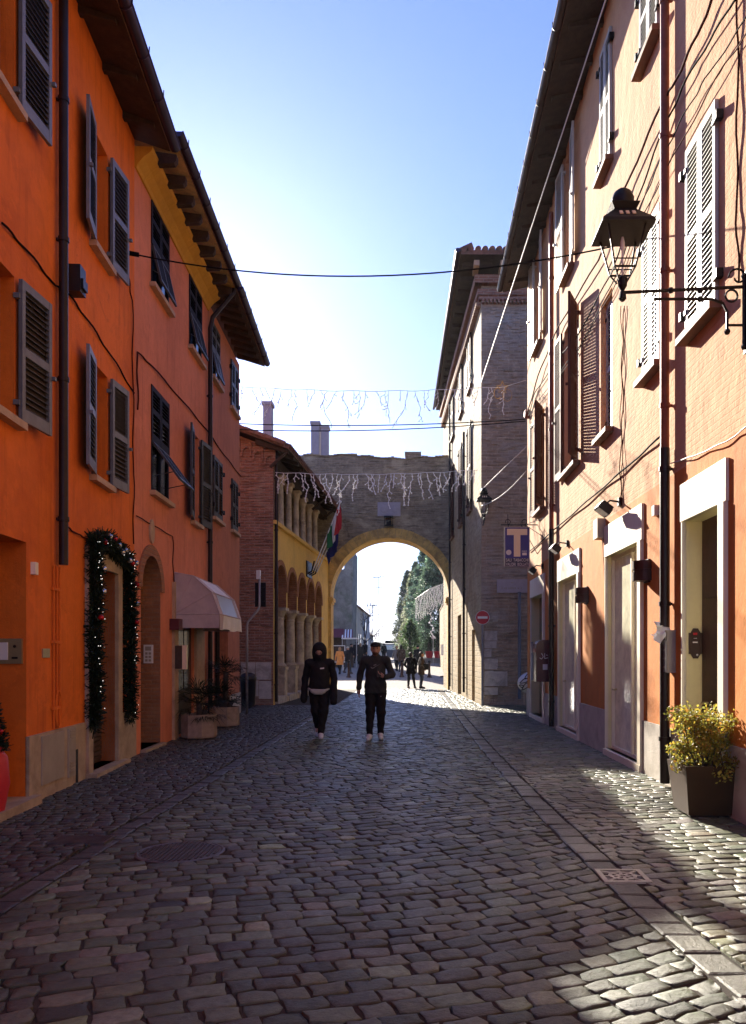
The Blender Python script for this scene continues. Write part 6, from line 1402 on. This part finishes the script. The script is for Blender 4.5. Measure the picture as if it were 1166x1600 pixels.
def far_house(name, x0, x1, y, dep, zt, mat, label, wins):
    z0 = gz(y)-.05; o = thing(name, label, 'house', ((x0+x1)/2, y, z0), 'houses beyond the square'); m = MB(); m.box(x0, x1, y, y+dep, z0, zt); m.build('wall', [mat], o)
    m = MB(); m.hexa([(x0-.3, y-.3, zt), (x1+.3, y-.3, zt), (x1+.3, y+dep+.3, zt), (x0-.3, y+dep+.3, zt), (x0+.6, y+.5, zt+.7), (x1-.6, y+.5, zt+.7), (x1-.6, y+dep-.5, zt+.7), (x0+.6, y+dep-.5, zt+.7)]); m.build('roof', ['roof_tile'], o)
    for (a, b, c, d) in wins:
        q = MB(); q.box(x1-.02, x1+.05, y+a, y+b, c, d); q.build('window', ['dark_glass'], o)
        q = MB(); q.box(x0+(x1-x0)*.3, x0+(x1-x0)*.6, y-.05, y+.02, c, d); q.build('window', ['dark_glass'], o)
far_house('pale_house', -10, px2(558, 78), 78, 8, pz2(948, 78), 'cream_wall', 'tall pale house just right of the ruined tower', [(1, 2, 2.2, 3.6), (4, 5, 2.2, 3.6)])
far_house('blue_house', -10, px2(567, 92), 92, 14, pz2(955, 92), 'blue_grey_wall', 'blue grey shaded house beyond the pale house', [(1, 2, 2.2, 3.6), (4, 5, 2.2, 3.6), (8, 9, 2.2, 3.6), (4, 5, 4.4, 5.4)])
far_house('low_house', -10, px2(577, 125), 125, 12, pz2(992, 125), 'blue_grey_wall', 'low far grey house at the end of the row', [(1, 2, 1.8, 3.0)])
# stall with striped canopy
ST = thing('market_stall', 'food stall with wine red roof and striped canopy below the ruined tower', 'stall', (px2(533, 58), 58, gz(58))); z0 = gz(58); Y = 57
m = MB(); m.box(px2(500, Y), px2(537, Y), Y, Y+2.2, z0, z0+2.1); m.build('cabin', ['dark_wood'], ST)
m = MB(); xa, xb = px2(498, Y), px2(538, Y); m.hexa([(xa, Y-.7, z0+2.1), (xb, Y-.7, z0+2.1), (xb, Y+2.4, z0+2.1), (xa, Y+2.4, z0+2.1), (xa, Y+.2, z0+2.75), (xb-.1, Y+.2, z0+2.75), (xb-.1, Y+1.9, z0+2.75), (xa, Y+1.9, z0+2.75)]); m.build('roof', ['wine_cloth'], ST)
m = MB(); xa, xb = px2(536, Y), px2(553, Y)
for k in range(8):
    a, b = xa+(xb-xa)*k/8, xa+(xb-xa)*(k+1)/8; m.add([(a, Y-.9, z0+2.1), (b, Y-.9, z0+2.1), (b-.1, Y+.6, z0+2.7), (a-.1, Y+.6, z0+2.7), (a, Y-.9, z0+2.07), (b, Y-.9, z0+2.07), (b-.1, Y+.6, z0+2.67), (a-.1, Y+.6, z0+2.67)], [(0, 1, 2, 3), (7, 6, 5, 4), (0, 4, 5, 1)], k % 2)
m.build('striped_canopy', ['sign_white', 'wine_cloth'], ST)
m = MB(); m.box(px2(536, Y), px2(560, Y), Y-1.1, Y+.4, z0+1.98, z0+2.06); m.build('tarp', ['white_plastic'], ST)
for xx in (px2(537, Y), px2(559, Y)): q = MB(); q.tube([(xx, Y-1, z0), (xx, Y-1, z0+2)], .03, 6); q.build('pole', ['grey_metal'], ST)
m = MB(); m.box(px2(536, Y), px2(552, Y), Y-.2, Y+.5, z0, z0+1.0); m.build('counter', ['brown_cloth'], ST)
yb_ = 53; z0 = gz(yb_); bd = thing('notice_board', 'dark board in a white frame on legs before the stall', 'board', (px2(528, yb_), yb_, z0)); a, b, c, d = px2(518.5, yb_), px2(538.5, yb_), pz2(1034, yb_), pz2(1009.5, yb_)
m = MB(); m.box(a, b, yb_, yb_+.04, c, d); m.build('panel', ['dark_wood'], bd); m = MB()
for q in ((a-.04, a, c, d), (b, b+.04, c, d), (a-.04, b+.04, d, d+.04), (a-.04, b+.04, c-.04, c)): m.box(q[0], q[1], yb_-.02, yb_+.06, q[2], q[3])
for xx in (a+.1, b-.1): m.box(xx-.02, xx+.02, yb_, yb_+.04, z0, c)
m.build('frame', ['sign_white'], bd)
# bare tree
def branch(mb, p, d, L, r, n, rr):
    pts = [p]; q = V(p); dd = nrm(d)
    for k in range(4): dd = nrm(dd+V(rr.gauss(0, .16), rr.gauss(0, .16), rr.gauss(.03, .1))); q = q+dd*L/4; pts.append(V(q))
    mb.tube(pts, [r*(1-.12*k) for k in range(5)], 5)
    if n: 
        for k in range(3 if n > 2 else 4): branch(mb, pts[rr.choice((2, 3, 4, 4))], dd+V(rr.gauss(0, .6), rr.gauss(0, .6), rr.gauss(.1, .3)), L*rr.uniform(.55, .8), r*.52, n-1, rr)
def bare_tree(x, y, hgt, label, seed):
    rr = random.Random(seed); o = thing('bare_tree', label, 'tree', (x, y, gz(y)), 'bare trees along the far road'); t = MB(); c = MB(); p = V(x, y, gz(y)); t.tube([p, p+V(.05, 0, hgt*.2), p+V(-.05, 0, hgt*.38)], [.16, .12, .10], 7)
    for k in range(5): branch(c, p+V(-.05, 0, hgt*(.3+.02*k)), V(rr.gauss(0, .4), rr.gauss(0, .4), 1), hgt*.32, .06, 3, rr)
    t.build('trunk', ['bark'], o); c.build('crown', ['bark'], o)
bare_tree(px2(571, 84), 84, 6.0, 'bare winter tree right of the blue grey house', 5); bare_tree(px2(583, 108), 108, 4.0, 'smaller bare tree farther along the road', 9)
# evergreens on the right, on a low terrace
def conifer(x, y, z, hgt, rad, nclump, label, tone, seed, low=.06, quad=.17):
    rr = np.random.default_rng(seed); o = thing('evergreen_tree', label, 'tree', (x, y, z), 'evergreens on the right of the square'); t = MB(); t.tube([(x, y, z), (x, y, z+hgt*.5), (x, y, z+hgt*.97)], [.22, .14, .02], 8)
    m = MB(); lm = MB()
    for k in range(nclump):
        h = rr.random()**.85; R = rad*(1-h**1.6)**.75*(.55+.45*min(1, h/.12)); a = rr.uniform(0, 6.283); rad_k = R*rr.uniform(.45, 1.08)**.6; c = V(x+rad_k*math.cos(a), y+rad_k*math.sin(a), z+hgt*(low+(1-low)*h)); kk = math.exp(rr.normal(0, .45)); s_ = rr.uniform(.2, .5)*(.4+.6*(1-h))
        if k % 6 == 0: lm.tube([(x, y, c[2]-.25), c], [.035, .012], 4)
        tn = sc(tone, kk)
        for j in range(30):
            d = nrm(rr.normal(0, 1, 3)+V(0, 0, .35)); p = c+d*s_*rr.random()**.5; u = nrm(d+rr.normal(0, .5, 3)); w = nrm(np.cross(u, rr.normal(0, 1, 3))); L = quad*rr.uniform(.7, 1.5); k2 = rr.uniform(.7, 1.3); m.add([p-w*L*.22, p+w*L*.22, p+u*L], [(0, 1, 2)], 0, sc(tn, k2))
    m.build('crown', ['leaf'], o); t.build('trunk', ['bark'], o); lm.build('limb', ['bark'], o)
Yt = 72; zt2 = 1.25
ter = MB(); ter.box(px2(663, 64), 40, 64, 110, -.5, 1.25); kind(ter.build('terrace', ['plaza_paving']), 'structure')
conifer(px2(637, 84), 84, gz(84), pz2(893, 84)-gz(84), 1.6, 560, 'tall narrow grey green evergreen, leftmost of the trees through the arch', (.17, .20, .145), 1)
conifer(px2(650, 78), 78, gz(78), pz2(880, 78)-gz(78), 1.65, 600, 'pale green feathery evergreen second from the left through the arch', (.22, .25, .15), 2)
conifer(px2(670, 74), 74, zt2, pz2(838, 74)-zt2, 2.3, 900, 'dark dense evergreen in the middle behind the hanging light net', (.09, .15, .11), 3)
conifer(px2(688, 68), 68, zt2, pz2(830, 68)-zt2, 2.6, 1000, 'big dark evergreen nearest the right side of the arch', (.10, .16, .10), 4)
conifer(px2(641, 66), 66, gz(66), 3.4, 1.0, 120, 'low green bushy tree in front of the tall evergreens', (.08, .13, .05), 6)
# red pots with small trees
def rpot(px_, label, hh):
    y = 64.6; x = px2(px_, y); z = 1.25; o = thing('red_pot', label, 'pot', (x, y, z), 'red pots by the evergreens'); m = MB(); m.lathe((x, y, z), [(.2, 0), (.24, .03), (.33, .5), (.35, .52), (.33, .56), (.3, .5)], 14); m.build('pot', ['red_pot'], o, smooth=True, angle=40); m = MB(); m.lathe((x, y, z+.46), [(.3, 0), (.02, .04)], 12); m.build('soil', ['soil'], o)
    conifer(x, y, z+.5, hh, .45, 45, 'small green tree in '+label.split(',')[0], (.04, .07, .035), int(px_), quad=.09)
rpot(684, 'the left of three red pots, under the dark evergreens', 1.5); rpot(671, 'the farthest left red pot, behind the standing pair', 1.2); rpot(695.5, 'the right red pot, beside the white notice board', 1.5)
# white board on foot, round sign, ochre wall
yb_ = 46; z0 = gz(yb_); xb = px2(695, yb_); wb = thing('info_board', 'white information board on a post with round dark foot, just inside the arch', 'board', (xb, yb_, z0))
m = MB(); m.tube([(xb, yb_, z0), (xb, yb_, pz2(1020, yb_))], .03, 6); m.build('post', ['grey_metal'], wb); m = MB(); m.box(px2(689.5, yb_), px2(700, yb_), yb_-.03, yb_+.03, pz2(1024, yb_), pz2(1007, yb_)); m.build('panel', ['sign_white'], wb); m = MB(); m.lathe((xb, yb_, z0), [(.28, 0), (.28, .05), (.1, .08)], 16); m.build('foot', ['brown_metal'], wb)
yb_ = 60; xb = px2(677, yb_); z0 = gz(yb_); rs = thing('round_sign', 'round pinkish road sign on a pole before the dark evergreens', 'sign', (xb, yb_, z0)); m = MB(); m.tube([(xb, yb_, z0), (xb, yb_, pz2(994, yb_))], .03, 6); m.build('pole', ['grey_metal'], rs); m = MB(); m.lathe((xb, yb_-.04, pz2(996, yb_)), [(.14, 0), (.14, .02)], 20, 0, (0, -1, 0)); m.build('disc', ['plaque_stone'], rs)
m = MB(); m.box(px2(693, 52), px2(693, 52)+6, 52, 60, gz(52)-.3, pz2(945, 52)); m.box(px2(692, 52), px2(692, 52)+6, 51.9, 60.1, pz2(945, 52), pz2(943, 52)); tag(m.build('garden_wall', ['sun_stone']), 'high sunlit ochre wall just past the right side of the gate', 'wall')
# net of hanging lights
rr = random.Random(4); m = MB(); Yn = 47; a, b = V(px2(649, Yn), Yn+1, pz2(934, Yn)), V(px2(693, Yn), Yn, pz2(912, Yn)); top_n = V(px2(640, Yn), Yn+1.5, pz2(925, Yn))
m.tube([a-V(1.0, 0, -.5), a, (a+b)/2+V(0, 0, .14), b, b+V(1.2, 0, .2)], .008, 4)
for k in range(34):
    t = (k+.5)/34; p = a+(b-a)*t+V(0, 0, .14*4*t*(1-t)); L = (1.55 if t < .35 else 1.35)*rr.uniform(.75, 1.15); pts = [p+V(rr.gauss(0, .02), rr.gauss(0, .02), -L*i/7) for i in range(8)]; m.tube(pts, .007, 4)
    for i in range(1, 8): m.ball(pts[i], .021, 0, 6); m.ball((pts[i]+pts[i-1])/2+V(rr.gauss(0, .03), 0, 0), .019, 0, 6)
tag(m.build('light_net', ['icicle']), 'curtain of unlit icicle lights hanging in front of the evergreens', 'string lights')
m = MB(); x = px2(672, 47); 
pts = [V(x+.10*math.sin(k*1.3)+.02*k, 47.2, pz2(960, 47)-.13*k) for k in range(11)]; m.tube(pts, .012, 5)
for p in pts:
    for q in range(3): m.ball(p+V(rr.gauss(0, .07), rr.gauss(0, .05), rr.gauss(0, .05)), .03, 0, 6)
tag(m.build('light_garland', ['icicle']), 'single long pale garland dangling below the curtain of lights', 'string lights')
# cars
def car(x, y, yaw, L, W, hh, mat, label, box=None, name='parked_car'):
    z = gz(y); o = thing(name, label, 'car', (x, y, z)); prof = [(-.5, .30), (-.49, .62), (-.47, .95*hh/1.5), (-.38, 1.0*hh), (.05, 1.0*hh), (.18, .68*hh), (.47, .58*hh), (.5, .42*hh), (.5, .30)]
    ca, sa = math.cos(yaw), math.sin(yaw); P = lambda u, v, w_: (x+u*ca-v*sa, y+u*sa+v*ca, z+w_); m = MB(); n = len(prof); pts = []
    for sgn in (-1, 1):
        for (u, h) in prof: wv = W/2*(1-.16*max(0, (h-.6*hh)/(.4*hh))); pts.append(P(u*L, sgn*wv, h))
    m.add(pts, [tuple(range(n-1, -1, -1)), tuple(range(n, 2*n))]+[(i, (i+1) % n, n+(i+1) % n, n+i) for i in range(n)]); m.build('body', [mat], o)
    m = MB(); m.add([P(-.475*L-.02, -.38*W, .64*hh), P(-.475*L-.02, .38*W, .64*hh), P(-.40*L-.02, .34*W, .93*hh), P(-.40*L-.02, -.34*W, .93*hh)], [(0, 1, 2, 3)]); m.build('rear_window', ['shop_glass'], o)
    for u in (-.32, .32):
        for sgn in (-1, 1): q = MB(); c = P(u*L, sgn*(W/2-.08), .32); q.lathe(c, [(.2, -.1), (.32, -.09), (.32, .09), (.2, .1)], 18, 0, (-sa, ca, 0)); q.build('wheel', ['tyre'], o)
    for sgn in (-1, 1): q = MB(); c = V(P(-.492*L, sgn*W*.38, .62)); q.ball(c, .09, 0, 8); q.build('tail_lamp', ['sign_red'], o)
    if box:
        m = MB(); m.add([P(-.40*L, -.42*W, hh+.08), P(.1*L, -.42*W, hh+.08), P(.1*L, .42*W, hh+.08), P(-.40*L, .42*W, hh+.08), P(-.40*L, -.40*W, hh+.42), P(.1*L, -.40*W, hh+.42), P(.1*L, .40*W, hh+.42), P(-.40*L, .40*W, hh+.42)], [(0, 1, 2, 3), (4, 5, 6, 7), (0, 1, 5, 4), (1, 2, 6, 5), (2, 3, 7, 6), (3, 0, 4, 7)]); m.build('roof_box', ['black_plastic'], o)
    return o
car(px2(611.5, 96), 98, math.pi/2, 4.4, 1.85, 1.95, 'car_dark', 'dark tall car with a big black roof box seen from behind', True); car(px2(579, 78), 80, 2.0, 4.0, 1.7, 1.45, 'car_white', 'white car half hidden beside the group of people')
# power poles, trees and hills in the distance
for px_, Y_, zt3, lb in ((582, 180, 945, 'tall pole with two crossbars in the far haze, left'), (592, 260, 901, 'taller pole with one crossbar in the far haze, right')):
    x = px2(px_, Y_); m = MB(); k = Y_/180; zt3 = pz2(zt3, Y_); m.tube([(x, Y_, 0), (x, Y_, zt3)], .10*k, 6); m.tube([(x-1.3*k, Y_, zt3-.3), (x+1.1*k, Y_, zt3-.1)], .10*k, 5); m.tube([(x-.9*k, Y_, zt3-2.4*k), (x+.9*k, Y_, zt3-2.4*k)], .09*k, 5)
    for u in (-1.1, -.4, .4, 1.0): m.tube([(x+u*k, Y_, zt3-.3), (x+u*k, Y_, zt3+.4)], .08*k, 4)
    tag(m.build('power_pole', ['grey_metal']), lb, 'pole', 'poles in the distance')
m = MB(); nx = 60; rows = [(700, 6, 2), (1400, 26, 9), (2600, 62, 16)]
for (Yh, h0, dh) in rows:
    pr_ = [(-1800+60*k*Yh/1400, h0+dh*math.sin(k*.5+Yh)+dh*.5*math.sin(k*1.3+2)+RNG.uniform(-1, 1)*dh*.1) for k in range(nx)]
    for (xa, ha), (xb, hb) in zip(pr_[:-1], pr_[1:]): m.add([(xa, Yh, -5), (xb, Yh, -5), (xb, Yh+260, hb*.55), (xa, Yh+260, ha*.55), (xb, Yh+600, hb*.75), (xa, Yh+600, ha*.75)], [(0, 1, 2, 3), (3, 2, 4, 5)])
kind(m.build('hills', ['hill_green'], None, smooth=True), 'structure')
conifer(px2(592, 210), 210, .85, 3.4, 4.2, 150, 'distant round grey tree clump between the poles and the car', (.10, .11, .09), 12, low=.0, quad=.5)
# ------------------------------------------------------------------ air: thin winter haze over the whole place
hm = bpy.data.materials.new('haze'); hm.use_nodes = True; ht = hm.node_tree; ht.nodes.clear()
hv = ht.nodes.new('ShaderNodeVolumePrincipled'); hv.inputs['Color'].default_value = (.86, .92, 1, 1); hv.inputs['Density'].default_value = .0002; hv.inputs['Anisotropy'].default_value = .25
ho = ht.nodes.new('ShaderNodeOutputMaterial'); ht.links.new(hv.outputs[0], ho.inputs['Volume']); M['haze'] = hm
m = MB(); m.box(-3000, 3000, -90, 5200, -7, 100); kind(m.build('haze', ['haze']), 'stuff')
